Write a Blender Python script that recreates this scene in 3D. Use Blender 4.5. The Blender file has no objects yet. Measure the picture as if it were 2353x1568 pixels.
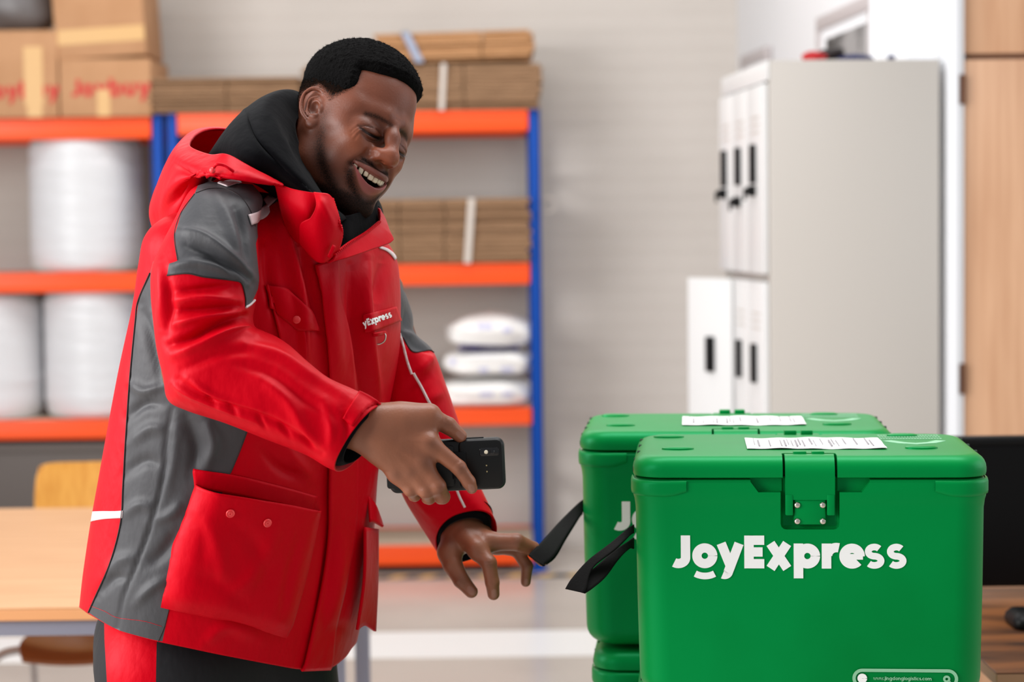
import bpy, bmesh, math, random
import numpy as np
from mathutils import Matrix, Vector
from mathutils.bvhtree import BVHTree
random.seed(7); RNG = np.random.default_rng(7)
S = bpy.context.scene
C = S.collection
# ------------------------------------------------------------------ camera, world, lights, exposure
CAM = np.array([0.0, 0.0, 1.49]); FPX = 4575.0; CXP, CYP = 1176.5, 784.0
PITCH = math.atan(259 / FPX); ROLL = math.radians(0.7)
cam_data = bpy.data.cameras.new('camera'); cam = bpy.data.objects.new('camera', cam_data); C.objects.link(cam)
cam_data.sensor_width = 36.0; cam_data.lens = FPX / 2353 * 36.0
MROT = Matrix.Rotation(math.pi / 2 - PITCH, 3, 'X') @ Matrix.Rotation(-ROLL, 3, 'Z')
cam.matrix_world = Matrix.Translation(CAM) @ MROT.to_4x4()
cam_data.dof.use_dof = True; cam_data.dof.focus_distance = 2.74; cam_data.dof.aperture_fstop = 3.7
cam_data.clip_start = 0.05
S.camera = cam
w = bpy.data.worlds.new('world'); S.world = w; w.use_nodes = True
w.node_tree.nodes['Background'].inputs[0].default_value = (0.97, 0.98, 1.0, 1); w.node_tree.nodes['Background'].inputs[1].default_value = 0.52
def area(name, loc, target, sx, sy, power, col=(1, 1, 1)):
    l = bpy.data.lights.new(name, 'AREA'); l.shape = 'RECTANGLE'; l.size = sx; l.size_y = sy; l.energy = power; l.color = col
    o = bpy.data.objects.new(name, l); C.objects.link(o); o.location = loc
    o.rotation_euler = (Vector(target) - Vector(loc)).to_track_quat('-Z', 'Y').to_euler(); return o
area('window_light_left', (-4.2, 1.7, 2.4), (0, 2.9, 1.1), 4.4, 2.4, 440, (1, 0.99, 0.985))
area('ceiling_light_back', (-0.6, 7.0, 3.6), (-0.6, 7.0, 0), 4.0, 1.6, 85, (1, 0.98, 0.95))
area('ceiling_light_front', (0.4, 3.2, 3.5), (0.4, 3.2, 0), 2.4, 1.2, 90, (1, 0.99, 0.98))
area('window_light_right', (3.6, 3.2, 2.2), (0.2, 2.9, 1.3), 2.4, 2.0, 35, (0.95, 0.98, 1))
S.view_settings.view_transform = 'Standard'; S.view_settings.look = 'None'; S.view_settings.gamma = 1.0
S.view_settings.use_curve_mapping = False; S.view_settings.exposure = -0.28
# ------------------------------------------------------------------ measuring helpers
MN = np.array(MROT)
def at(px, py, Y):
    d = MN @ np.array([(px - CXP) / FPX, -(py - CYP) / FPX, -1.0])
    return CAM + d * (Y - CAM[1]) / d[1]
def atv(px, py, Y):
    px, py, Y = np.broadcast_arrays(np.asarray(px, float), np.asarray(py, float), np.asarray(Y, float))
    d = np.stack([(px - CXP) / FPX, -(py - CYP) / FPX, -np.ones_like(px)], -1) @ MN.T
    return CAM + d * ((Y - CAM[1]) / d[..., 1])[..., None]
def proj(P):
    q = (np.asarray(P, float) - CAM) @ MN
    return np.stack([CXP + FPX * q[..., 0] / -q[..., 2], CYP - FPX * q[..., 1] / -q[..., 2]], -1)
def nrm(v):
    v = np.asarray(v, float); return v / (np.linalg.norm(v, axis=-1, keepdims=True) + 1e-12)
# ------------------------------------------------------------------ objects
def tag(o, label=None, cat=None, group=None, kind=None):
    for k, v in (('label', label), ('category', cat), ('group', group), ('kind', kind)):
        if v: o[k] = v
    return o
def thing(name, label, cat, loc=(0, 0, 0), rz=0.0, group=None):
    o = bpy.data.objects.new(name, None); C.objects.link(o); o.location = loc; o.rotation_euler = (0, 0, rz)
    o.empty_display_size = 0.05; return tag(o, label, cat, group)
def link(name, me, mat=None, parent=None, smooth=False, auto=None):
    o = bpy.data.objects.new(name, me); C.objects.link(o)
    if mat is not None and not me.materials: me.materials.append(mat)
    if parent is not None: o.parent = parent
    if smooth or auto: me.polygons.foreach_set('use_smooth', np.ones(len(me.polygons), bool))
    if auto: me.set_sharp_from_angle(angle=math.radians(auto))
    return o
def mesh_np(V, F, name='m'):
    V = np.asarray(V, np.float32); F = np.asarray(F, np.int32); k = F.shape[1]
    me = bpy.data.meshes.new(name); me.vertices.add(len(V)); me.vertices.foreach_set('co', V.ravel())
    me.loops.add(F.size); me.loops.foreach_set('vertex_index', F.ravel())
    me.polygons.add(len(F)); me.polygons.foreach_set('loop_start', np.arange(0, F.size, k, dtype=np.int32))
    me.update(calc_edges=True); me.validate(); return me
def mesh_py(V, F, name='m'):
    me = bpy.data.meshes.new(name); me.from_pydata([tuple(map(float, v)) for v in V], [], F); me.update(); return me
def bm_mesh(bm, name='m'):
    bmesh.ops.recalc_face_normals(bm, faces=bm.faces); me = bpy.data.meshes.new(name); bm.to_mesh(me); bm.free(); return me
def bx(bm, lo, hi, M=None, bev=0.0, seg=2):
    r = bmesh.ops.create_cube(bm, size=1.0); vs = r['verts']
    for v in vs: v.co = Vector([lo[i] + (v.co[i] + 0.5) * (hi[i] - lo[i]) for i in range(3)])
    if bev:
        es = list({e for v in vs for e in v.link_edges})
        g = bmesh.ops.bevel(bm, geom=es, offset=bev, segments=seg, affect='EDGES', profile=0.5); vs = list({v for f in g['faces'] for v in f.verts} | {v for v in vs if v.is_valid})
    if M is not None: bmesh.ops.transform(bm, matrix=M, verts=vs)
    return vs
def box(name, lo, hi, mat, parent=None, bev=0.0, M=None, seg=2):
    bm = bmesh.new(); bx(bm, lo, hi, M, bev, seg); return link(name, bm_mesh(bm, name), mat, parent, auto=35 if bev else None)
def resample(P, n, closed=False):
    P = np.asarray(P, float)
    if closed: P = np.vstack([P, P[:1]])
    s = np.r_[0, np.cumsum(np.linalg.norm(np.diff(P, axis=0), axis=1))]
    t = np.linspace(0, s[-1], n + (1 if closed else 0)); t = t[:-1] if closed else t
    return np.stack([np.interp(t, s, P[:, i]) for i in range(P.shape[1])], -1)
def cubic(P, n, closed=False):
    """Catmull-Rom through rows P (k, ...) resampled to n rows (parameter uniform by row)."""
    P = np.asarray(P, float); k = len(P)
    t = np.linspace(0, k if closed else k - 1, n, endpoint=not closed); i = np.floor(t).astype(int)
    if not closed: i = np.minimum(i, k - 2)
    u = (t - i).reshape((-1,) + (1,) * (P.ndim - 1))
    if closed: a, b, c, d = P[(i - 1) % k], P[i % k], P[(i + 1) % k], P[(i + 2) % k]
    else:
        Q = np.concatenate([2 * P[:1] - P[1:2], P, 2 * P[-1:] - P[-2:-1]]); a, b, c, d = Q[i], Q[i + 1], Q[i + 2], Q[i + 3]
    return 0.5 * (2 * b + (c - a) * u + (2 * a - 5 * b + 4 * c - d) * u * u + (3 * b - a - 3 * c + d) * u ** 3)
def grid_faces(nr, nc, closed=False):
    i, j = np.meshgrid(np.arange(nr - 1), np.arange(nc if closed else nc - 1), indexing='ij'); j2 = (j + 1) % nc
    return np.stack([i * nc + j, i * nc + j2, (i + 1) * nc + j2, (i + 1) * nc + j], -1).reshape(-1, 4)
def tube_np(P, r, n=8, cap=True):
    P = np.asarray(P, float); m = len(P); r = np.broadcast_to(np.asarray(r, float), (m,))
    T = nrm(np.gradient(P, axis=0)); up = np.array([0.13, 0.31, 0.94]); U = nrm(np.cross(T, up)); 
    for k in range(1, m):
        U[k] = nrm(U[k - 1] - T[k] * (U[k - 1] @ T[k]))
    W = np.cross(T, U); a = np.linspace(0, 2 * np.pi, n, endpoint=False)
    V = P[:, None] + r[:, None, None] * (np.cos(a)[None, :, None] * U[:, None] + np.sin(a)[None, :, None] * W[:, None])
    F = [tuple(map(int, f)) for f in grid_faces(m, n, True)]
    if cap: F += [tuple(range(n - 1, -1, -1)), tuple(range((m - 1) * n, m * n))]
    return V.reshape(-1, 3), F
def tube(name, P, r, mat, parent=None, n=8):
    V, F = tube_np(P, r, n); return link(name, mesh_py(V, F, name), mat, parent, auto=50)
def merge(parts):
    V, F, o = [], [], 0
    for v, f in parts:
        V.append(np.asarray(v, float)); F += [tuple(int(i) + o for i in q) for q in f]; o += len(v)
    return np.vstack(V), F
def lathe(prof, n=32, axis=(0, 0, 1)):
    V = []; a = np.linspace(0, 2 * np.pi, n, endpoint=False)
    V = np.array([[(r * math.cos(t), r * math.sin(t), z) for t in a] for r, z in prof]).reshape(-1, 3)
    F = [tuple(map(int, f)) for f in grid_faces(len(prof), n, True)]
    F += [tuple(range(n - 1, -1, -1)), tuple(range((len(prof) - 1) * n, len(prof) * n))]; return V, F
def rr_ring(hx, hy, r, z, n=6):
    P = []
    for cx, cy, a0 in ((hx - r, hy - r, 0), (-hx + r, hy - r, 90), (-hx + r, -hy + r, 180), (hx - r, -hy + r, 270)):
        for k in range(n + 1):
            a = math.radians(a0 + 90 * k / n); P.append((cx + r * math.cos(a), cy + r * math.sin(a), z))
    return P
def rr_loft(levels, n=6):
    R = [rr_ring(*l, n=n) for l in levels]; k = len(R[0]); V = np.array(R).reshape(-1, 3)
    F = [tuple(map(int, f)) for f in grid_faces(len(R), k, True)]
    F += [tuple(range(k - 1, -1, -1)), tuple(range((len(R) - 1) * k, len(R) * k))]; return V, F
def boolean(me, cutters, op='DIFFERENCE'):
    o = bpy.data.objects.new('tmp', me); C.objects.link(o); cs = []
    for c in cutters:
        k = bpy.data.objects.new('tmpc', c); C.objects.link(k); cs.append(k); m = o.modifiers.new('b', 'BOOLEAN'); m.object = k; m.operation = op; m.solver = 'EXACT'
    dg = bpy.context.evaluated_depsgraph_get(); out = bpy.data.meshes.new_from_object(o.evaluated_get(dg))
    for k in cs + [o]: bpy.data.objects.remove(k)
    return out
# ------------------------------------------------------------------ materials
def lin(c):
    c = np.array(c[:3], float) / 255.0; return tuple(np.where(c <= 0.04045, c / 12.92, ((c + 0.055) / 1.055) ** 2.4)) + (1.0,)
def mat(name, col, rough=0.5, metal=0.0, spec=0.5, col2=None, nscale=6.0, ndetail=4.0, lo=0.4, hi=0.7, stretch=(1, 1, 1), bump=None, sheen=0.0, coat=0.0, sss=0.0, tint=None, emit=0.0, sheen_rough=0.5):
    m = bpy.data.materials.new(name); m.use_nodes = True; nt = m.node_tree; b = nt.nodes['Principled BSDF']
    b.inputs['Base Color'].default_value = lin(col); b.inputs['Roughness'].default_value = rough; b.inputs['Metallic'].default_value = metal
    b.inputs['Specular IOR Level'].default_value = spec; b.inputs['Coat Weight'].default_value = coat; b.inputs['Coat Roughness'].default_value = 0.2
    b.inputs['Sheen Weight'].default_value = sheen; b.inputs['Sheen Roughness'].default_value = sheen_rough
    if tint: b.inputs['Specular Tint'].default_value = tint + (1,)
    if sss: b.inputs['Subsurface Weight'].default_value = sss; b.inputs['Subsurface Radius'].default_value = (0.012, 0.005, 0.003); b.inputs['Subsurface Scale'].default_value = 0.6
    if emit: b.inputs['Emission Color'].default_value = lin(col); b.inputs['Emission Strength'].default_value = emit
    tc = nt.nodes.new('ShaderNodeTexCoord')
    def noise(scale, detail, st=(1, 1, 1)):
        mp = nt.nodes.new('ShaderNodeMapping'); mp.inputs['Scale'].default_value = st; nt.links.new(tc.outputs['Object'], mp.inputs[0])
        n = nt.nodes.new('ShaderNodeTexNoise'); n.inputs['Scale'].default_value = scale; n.inputs['Detail'].default_value = detail; nt.links.new(mp.outputs[0], n.inputs[0]); return n
    if col2 is not None:
        n = noise(nscale, ndetail, stretch); r = nt.nodes.new('ShaderNodeValToRGB'); r.color_ramp.elements[0].position = lo; r.color_ramp.elements[1].position = hi
        r.color_ramp.elements[0].color = lin(col); r.color_ramp.elements[1].color = lin(col2); nt.links.new(n.outputs[0], r.inputs[0]); nt.links.new(r.outputs[0], b.inputs['Base Color'])
    if bump:
        prev = None
        for sc, strength, dist, st in bump:
            n = noise(sc, 3, st); u = nt.nodes.new('ShaderNodeBump'); u.inputs['Strength'].default_value = strength; u.inputs['Distance'].default_value = dist
            nt.links.new(n.outputs[0], u.inputs['Height'])
            if prev: nt.links.new(prev.outputs[0], u.inputs['Normal'])
            prev = u
        nt.links.new(prev.outputs[0], b.inputs['Normal'])
    return m
M = {}
M['wall'] = mat('painted_brick_wall', (206, 199, 192), 0.75, col2=(198, 191, 184), nscale=1.2, bump=[(60, 0.15, 0.004, (1, 1, 1))])
M['wall_white'] = mat('white_wall', (222, 222, 224), 0.7)
M['trim_white'] = mat('white_trim', (240, 242, 246), 0.45)
M['floor'] = mat('polished_floor', (206, 196, 186), 0.2, spec=0.4, col2=(186, 176, 166), nscale=1.3, bump=[(3, 0.05, 0.01, (1, 1, 1))])
M['line'] = mat('white_floor_strip', (252, 252, 250), 0.25)
M['orange'] = mat('orange_steel', (250, 84, 22), 0.42)
M['blue'] = mat('blue_steel', (0, 72, 168), 0.45, spec=.25)
M['darkblue'] = mat('shaded_steel', (18, 30, 78), 0.5)
M['deck'] = mat('chipboard', (205, 188, 168), 0.8, col2=(180, 160, 135), nscale=60)
M['card'] = mat('cardboard', (186, 140, 102), 0.85, col2=(174, 128, 90), nscale=5)
M['card2'] = mat('cardboard_brown', (150, 116, 86), 0.88, col2=(128, 97, 70), nscale=14, stretch=(0.6, 0.6, 9))
M['card3'] = mat('cardboard_light', (186, 140, 98), 0.88, col2=(168, 122, 80), nscale=14, stretch=(0.6, 0.6, 9))
M['tape'] = mat('buff_tape', (208, 164, 104), 0.4)
M['redprint'] = mat('red_print', (196, 50, 46), 0.7)
M['strap_white'] = mat('white_strapping', (205, 195, 186), 0.4)
M['strap_blue'] = mat('blue_grey_strapping', (150, 160, 182), 0.4)
M['wrap'] = mat('bubble_wrap', (216, 217, 220), 0.35, sss=0.0, bump=[(90, 0.35, 0.004, (1, 1, 1)), (9, 0.3, 0.02, (0.6, 0.6, 4))])
M['core'] = mat('paper_core', (160, 130, 100), 0.9)
M['bag'] = mat('white_poly_bag', (238, 236, 234), 0.3, bump=[(14, 0.5, 0.02, (1, 1, 1))])
M['purple'] = mat('purple_print', (62, 44, 130), 0.5)
M['faintprint'] = mat('faint_blue_print', (196, 196, 224), 0.5)
M['beech'] = mat('beech_tabletop', (214, 166, 122), 0.45, col2=(200, 150, 106), nscale=5, stretch=(0.5, 6, 6))
M['beech_edge'] = mat('beech_edge', (206, 146, 96), 0.45)
M['greysteel'] = mat('grey_blue_steel', (132, 134, 150), 0.4)
M['chairwood'] = mat('golden_chair_ply', (212, 152, 66), 0.4, col2=(196, 132, 48), nscale=7, stretch=(8, 8, 0.7))
M['chairseat'] = mat('brown_chair_ply', (150, 92, 56), 0.35)
M['chrome'] = mat('chrome', (200, 200, 204), 0.18, metal=1.0)
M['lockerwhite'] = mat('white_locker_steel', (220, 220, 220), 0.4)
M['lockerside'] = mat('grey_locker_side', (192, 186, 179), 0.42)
M['black'] = mat('black_plastic', (10, 10, 11), 0.45, spec=.2)
M['blackmatte'] = mat('black_matte', (20, 19, 20), 0.75)
M['darkgrey'] = mat('dark_grey_plastic', (92, 84, 80), 0.7)
M['greybag'] = mat('grey_plastic_bag', (108, 104, 104), 0.4, bump=[(8, 0.5, 0.03, (1, 1, 1))])
M['doorwood'] = mat('light_wood_veneer', (206, 162, 128), 0.45, col2=(190, 144, 110), nscale=7, stretch=(5, 5, 0.25))
M['hinge'] = mat('bronze_hinge', (120, 84, 66), 0.4, metal=0.7)
M['rustic'] = mat('rustic_brown_desk', (126, 76, 40), 0.4, col2=(58, 34, 20), nscale=4.5, ndetail=8, lo=0.42, hi=0.66, stretch=(0.8, 3, 1))
M['rustic_edge'] = mat('rustic_edge', (176, 130, 96), 0.5)
M['screen'] = mat('black_screen', (4, 4, 5), 0.3, spec=.2)
M['green'] = mat('green_plastic', (0, 134, 58), 0.40, spec=0.5, tint=(.08, .9, .5), col2=(0, 122, 48), nscale=3.2, ndetail=3, lo=0.5, hi=0.72, bump=[(220, 0.05, 0.002, (1, 1, 1)), (3, 0.08, 0.02, (1, 1, 1))])
M['hole'] = mat('dark_hole', (4, 40, 18), 0.8)
M['logo'] = mat('white_logo_print', (252, 254, 253), 0.45)
M['paleprint'] = mat('pale_green_print', (140, 200, 160), 0.5)
M['paper'] = mat('label_paper', (240, 238, 238), 0.6)
M['ink'] = mat('grey_ink', (150, 146, 150), 0.7)
M['steel'] = mat('bright_steel', (214, 206, 196), 0.25, metal=1.0)
M['webbing'] = mat('black_webbing', (11, 10, 10), 0.8, spec=.15, bump=[(300, 0.3, 0.002, (1, 1, 1))])
M['yellowtape'] = mat('yellow_hazard_tape', (196, 156, 70), 0.6)
M['clothred'] = mat('red_cloth', (176, 22, 28), 0.8)
M['clothblue'] = mat('navy_cloth', (32, 38, 84), 0.8)
M['clothblack'] = mat('black_cloth', (26, 16, 16), 0.8)
M['photo'] = mat('dark_grey_picture', (150, 148, 148), 0.5, col2=(60, 60, 60), nscale=5, lo=0.45, hi=0.55)
M['frame'] = mat('grey_frame', (182, 174, 174), 0.5)
# ------------------------------------------------------------------ stroke lettering (unit = cap height; baseline at 0)
def arc(cx, cy, rx, ry, a0, a1, n=22):
    a = np.radians(np.linspace(a0, a1, n)); return np.stack([cx + rx * np.cos(a), cy + ry * np.sin(a)], -1)
def glyph(ch, t):
    """strokes (polyline, closed?) of one letter and its advance; x-height 0.76, stroke t"""
    h = t / 2; X = 0.76; L = []; r = X / 2
    if ch == 'J': L = [np.vstack([[(0.42, 1.0)], arc(0.20, 0.315, 0.22, 0.175, 0, -125)])]; adv = 0.55
    elif ch == 'o': L = [arc(r + .02, r, r - h, r - h, 0, 360, 40)]; adv = X + 0.05
    elif ch == 'y': L = [np.array([(0.1, X), (0.37, 0.08)]), np.vstack([[(0.64, X)], [(0.36, 0.02)], arc(0.2, -0.1, 0.11, 0.09, -10, -120)])]; adv = 0.78
    elif ch == 'E': L = [np.array([(h, 0), (h, 1.0)]), np.array([(h, 1 - h), (0.6, 1 - h)]), np.array([(h, .5), (0.55, .5)]), np.array([(h, h), (0.6, h)])]; adv = 0.63
    elif ch == 'x': L = [np.array([(0.09, X), (0.59, 0)]), np.array([(0.59, X), (0.09, 0)])]; adv = 0.70
    elif ch == 'p': L = [np.array([(h, X), (h, -0.3)]), arc(r + .03, r, r - h, r - h, 0, 360, 40)]; adv = 0.85
    elif ch == 'r': L = [np.array([(h, X), (h, 0)]), arc(h + .30, 0.38, .27, .26, 175, 75)]; adv = 0.47
    elif ch == 'e': L = [arc(r + .02, r, r - h, r - h, -42, -362, 40), (np.array([(h + .02, r - .02), (X + .02 - h * .4, r - .02)]), .6)]; adv = X + 0.03
    elif ch == 's':
        L = [(np.vstack([arc(.31, .52, .18, .14, 38, 262, 20), arc(.31, .24, .20, .14, 80, -142, 20)]), .2 / t)]; adv = 0.60
    elif ch == 'b': L = [np.array([(h, 1.05), (h, 0)]), arc(r + .03, r, r - h, r - h, 0, 360, 40)]; adv = 0.85
    elif ch == 'u': L = [np.vstack([[(h, X)], arc(.34, .3, .34 - h, .3 - h, 180, 360), [(.68 - h, X)]])]; adv = 0.76
    elif ch == 'w': L = [np.array([(.05, X), (.25, 0), (.45, X), (.65, 0), (.85, X)])]; adv = 0.95
    elif ch == 'j': L = [np.vstack([[(.2, X)], arc(.05, -.1, .15, .14, 0, -90)]), np.array([(.2, .9), (.2, 1.02)])]; adv = .34
    elif ch == 'i': L = [np.array([(.1, X), (.1, 0)]), np.array([(.1, .9), (.1, 1.02)])]; adv = .25
    elif ch == 'l': L = [np.array([(.1, 1.02), (.1, 0)])]; adv = .25
    elif ch == 'n': L = [np.array([(h, X), (h, 0)]), np.vstack([arc(.34, .42, .34 - h, .34 - h, 180, 0), [(.68 - h, 0)]])]; adv = .76
    elif ch == 'm': L = [np.array([(h, X), (h, 0)]), np.vstack([arc(.3, .44, .3 - h, .3 - h, 180, 0), [(.6 - h, 0)]]), np.vstack([arc(.8, .44, .3 - h, .3 - h, 180, 0), [(1.1 - h, 0)]])]; adv = 1.18
    elif ch == 'd': L = [np.array([(X - h, 1.05), (X - h, 0)]), arc(r, r, r - h, r - h, 0, 360, 40)]; adv = .85
    elif ch == 'g': L = [arc(r, r, r - h, r - h, 0, 360, 40), np.vstack([[(X - h, X)], arc(r, -.05, r - h, .22, 0, -150)])]; adv = .85
    elif ch == 't': L = [np.array([(.2, 1.0), (.2, 0)]), np.array([(0, X - h), (.42, X - h)])]; adv = .46
    elif ch == 'c': L = [arc(r + .02, r, r - h, r - h, 45, 315, 30)]; adv = .72
    elif ch == '.': L = [np.array([(.1, 0), (.1, t)])]; adv = .26
    else: adv = .4
    return L, adv
def stroke_ribbon(P, t, depth):
    P = np.asarray(P, float); T = nrm(np.gradient(P, axis=0)); N = np.stack([-T[:, 1], T[:, 0]], -1) * t / 2
    n = len(P); A, B = P + N, P - N; Z = np.zeros((n, 1)); D = np.full((n, 1), depth)
    V = np.vstack([np.hstack([A, Z]), np.hstack([B, Z]), np.hstack([A, D]), np.hstack([B, D])]); F = []
    for i in range(n - 1):
        F += [(2 * n + i, 3 * n + i, 3 * n + i + 1, 2 * n + i + 1), (i, 2 * n + i, 2 * n + i + 1, i + 1), (n + i, n + i + 1, 3 * n + i + 1, 3 * n + i)]
    F += [(0, n, 3 * n, 2 * n), (n - 1, 3 * n - 1, 4 * n - 1, 2 * n - 1)][:2] if False else [(0, n, 3 * n, 2 * n), (n - 1, 3 * n - 1, 4 * n - 1, 2 * n - 1)]
    return V, F
def letters(text, size, t, depth, track=0.0, adv_override=None):
    """list of (V,F) one per letter, x right, y up, z out (metres)"""
    out, x = [], 0.0
    for k, ch in enumerate(text):
        L, adv = glyph(ch, t); parts = []
        for q, P in enumerate(L):
            P, k_ = P if isinstance(P, tuple) else (P, 1.0)
            if len(P) == 2: P = resample(P, 3)
            V, F = stroke_ribbon(P, t * k_, depth / size + q * 0.0008); parts.append((V, F))
        if parts:
            V, F = merge(parts); V = V + np.array([x, 0, 0]); out.append((ch, V * size, F))
        x += adv + track
    return out, x * size
# ================================================================== SETTING
def struct(name, me, mt, **k):
    o = link(name, me, mt, **k); o['kind'] = 'structure'; return o
def quad_box(name, lo, hi, mt):
    o = box(name, lo, hi, mt); o['kind'] = 'structure'; return o
WALLY = 9.2; YS = 8.57
quad_box('floor', (-5.2, -1.5, -0.1), (4.2, 9.4, 0.0), M['floor'])
bw = quad_box('wall_back', (-5.2, WALLY, 0.0), (1.25, WALLY + .15, 3.9), M['wall'])
# faint brick courses of the painted back wall: recessed joints
bm = bmesh.new(); n = 0
for k in range(46):
    z = 0.02 + k * 0.0845
    bx(bm, (-5.2, WALLY - 0.002, z), (1.05, WALLY + 0.002, z + 0.0815), bev=0.001, seg=1)
o = link('brick_course', bm_mesh(bm), M['wall'], bw); o['kind'] = 'stuff'
RW = lambda Y: 1.05 + (9.2 - Y) * 0.076        # face of the right wall
def wall_seg(name, p, q, z0, z1, t, mt):
    p = np.array(p); q = np.array(q); d = (q - p) / np.linalg.norm(q - p); nn = np.array([-d[1], d[0]]) * -t
    P = [p, q, q + nn, p + nn]; V = [(x, y, z0) for x, y in P] + [(x, y, z1) for x, y in P]
    return struct(name, mesh_py(V, [(0, 3, 2, 1), (4, 5, 6, 7), (0, 1, 5, 4), (1, 2, 6, 5), (2, 3, 7, 6), (3, 0, 4, 7)]), mt)
wall_seg('wall_right', (RW(6.0), 6.0), (RW(9.35), 9.35), 0, 3.9, 0.15, M['wall_white'])
# white pilaster beside the locker
V = [(1.172, 6.5, 0), (1.172 + .03, 6.05, 0), (RW(6.05) + .05, 6.05, 0), (RW(6.5) + .05, 6.5, 0)]
struct('trim_1', mesh_py(V + [(x, y, 3.9) for x, y, z in V], [(0, 1, 2, 3), (7, 6, 5, 4), (0, 4, 5, 1), (1, 5, 6, 2), (2, 6, 7, 3), (3, 7, 4, 0)]), M['trim_white'])
# door with transom panel and hinges
YD = 5.96
xl = at(2172, 500, YD)[0]; xd = at(2213, 500, YD)[0]; ztop = at(2290, 127, YD)[2]
quad_box('trim_2', (xl, YD - .03, 0), (xd - .022, YD + .12, 3.9), M['trim_white'])
quad_box('trim_3', (xd - .018, YD - .012, 0), (xd - .001, YD + .12, 3.9), M['trim_white'])
quad_box('wall_front', (xd, YD + .1, 0), (4.2, YD + .25, 3.9), M['wall_white'])
d = thing('door_1', None, None, (xd, YD, 0)); d['kind'] = 'structure'
def sub(name, lo, hi, mt, par, bev=0.0, M_=None):   # child box given in the parent's own frame
    return box(name, lo, hi, mt, par, bev, M_)
sub('door_leaf', (0.003, 0.0, 0.01), (0.95, 0.045, ztop - .012), M['doorwood'], d, .002)
sub('transom_panel', (0.003, 0.012, ztop + .006), (0.95, 0.05, 3.4), M['doorwood'], d, .002)
sub('head_rail', (0.02, 0.03, ztop - .02), (0.95, 0.06, ztop + .02), M['hinge'], d)
for za, zb in ((172, 240), (835, 905)):
    z1, z0 = at(2205, za, YD)[2], at(2205, zb, YD)[2]
    bm = bmesh.new(); bx(bm, (-.014, -.02, z0), (.004, -.002, z1), bev=.003)
    V, F = lathe([(.006, 0), (.006, z1 - z0 + .01)], 10)
    k = link('hinge', bm_mesh(bm), M['hinge'], d)
# hazard tape along the shelf foot
ht = box('hazard_tape', (-4.0, YS - .14, 0.0005), (.35, YS - .06, .0025), M['blackmatte']); tag(ht, 'black and yellow hazard tape stuck to the floor along the shelving', 'floor tape')
for k in range(34):
    x = -3.98 + k * .127
    me = mesh_py([(x, YS - .14, .0005), (x + .06, YS - .14, .0005), (x + .1, YS - .06, .0005), (x + .04, YS - .06, .0005), (x, YS - .14, .003), (x + .06, YS - .14, .003), (x + .1, YS - .06, .003), (x + .04, YS - .06, .003)], [(0, 3, 2, 1), (4, 5, 6, 7), (0, 1, 5, 4), (1, 2, 6, 5), (2, 3, 7, 6), (3, 0, 4, 7)])
    link('yellow_stripe', me, M['yellowtape'], ht)
fl = box('floor_strip', (-5.0, at(1100, 1520, 7)[1] * 0 + 6.86, .0), (1.25, 7.30, .002), M['line']); tag(fl, 'broad white strip across the grey floor', 'floor line', kind='structure'); del fl['category']; del fl['label']  # broad near-white strip laid flat on the floor
# ================================================================== SHELVING
def beam(par, x0, x1, z0, z1, y):
    bm = bmesh.new(); bx(bm, (x0, y, z0), (x1, y + .045, z1), bev=.006); bx(bm, (x0, y - .004, z1 - .022), (x1, y + .002, z1 - .002), bev=.002)
    return link('beam', bm_mesh(bm), M['orange'], par, auto=40)
def post(par, x, y, ztop, wdt, mt):
    bm = bmesh.new(); bx(bm, (x, y, 0), (x + wdt, y + .012, ztop), bev=.003); bx(bm, (x, y, 0), (x + .01, y + .06, ztop)); bx(bm, (x + wdt - .01, y, 0), (x + wdt, y + .06, ztop))
    bx(bm, (x - .015, y - .01, 0), (x + wdt + .015, y + .07, .006))
    return link('post', bm_mesh(bm), mt, par, auto=40)
def shelving(label, xa, xb, levels, ztop):
    r = thing('shelving_unit', label, 'shelving', ((xa + xb) / 2, YS, 0), group='orange and blue shelving')
    X0, X1 = xa - (xa + xb) / 2, xb - (xa + xb) / 2
    for y in (0, .50):
        post(r, X0, y, ztop, .052, M['blue']); post(r, X1 - .052, y, ztop, .052, M['blue'])
    for x in (X0 + .01, X1 - .042):
        for z in (.35, 1.0, 1.7): box('side_brace', (x, .05, z), (x + .03, .51, z + .04), M['blue'], r)
    for z0, z1 in levels:
        beam(r, X0 + .05, X1 - .05, z0, z1, -.012); beam(r, X0 + .05, X1 - .05, z0, z1, .535)
        bm = bmesh.new(); bx(bm, (X0 + .05, .03, z1 - .025), (X1 - .05, .54, z1 - .004)); link('deck', bm_mesh(bm), M['deck'], r)
    return r
zz = lambda px, y: at(px, y, YS - .01)[2]
xr0, xr1 = at(386, 500, YS)[0], at(1244, 600, YS)[0]
xl1 = at(379, 500, YS)[0]; xl0 = xl1 - (xr1 - xr0)
LVR = [(zz(1000, 304), zz(1000, 254)), (zz(1000, 656), zz(1000, 605)), (zz(1130, 978), zz(1130, 938)), (zz(950, 1300), zz(950, 1256))]
LVL = [(zz(180, 320), zz(180, 270)), (zz(180, 672), zz(180, 627)), (zz(130, 1010), zz(130, 966)), (.08, .16)]
shelving('orange and blue shelving unit right of centre, behind the person and holding flattened cartons', xr0, xr1, LVR, LVR[0][1] + .01)
shelving('orange and blue shelving unit at the left edge, holding white bubble wrap rolls', xl0, xl1, LVL, LVL[0][1] + .01)
# cable loop hanging at the post
cl = tube('cable_loop', [at(1246, 455, 8.6), at(1262, 452, 8.6), at(1276, 466, 8.62), at(1272, 484, 8.62), at(1256, 490, 8.61), at(1246, 482, 8.6)], .003, M['strap_white'])
tag(cl, 'thin pale cable loop sticking out from the blue shelving post', 'cable')
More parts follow.
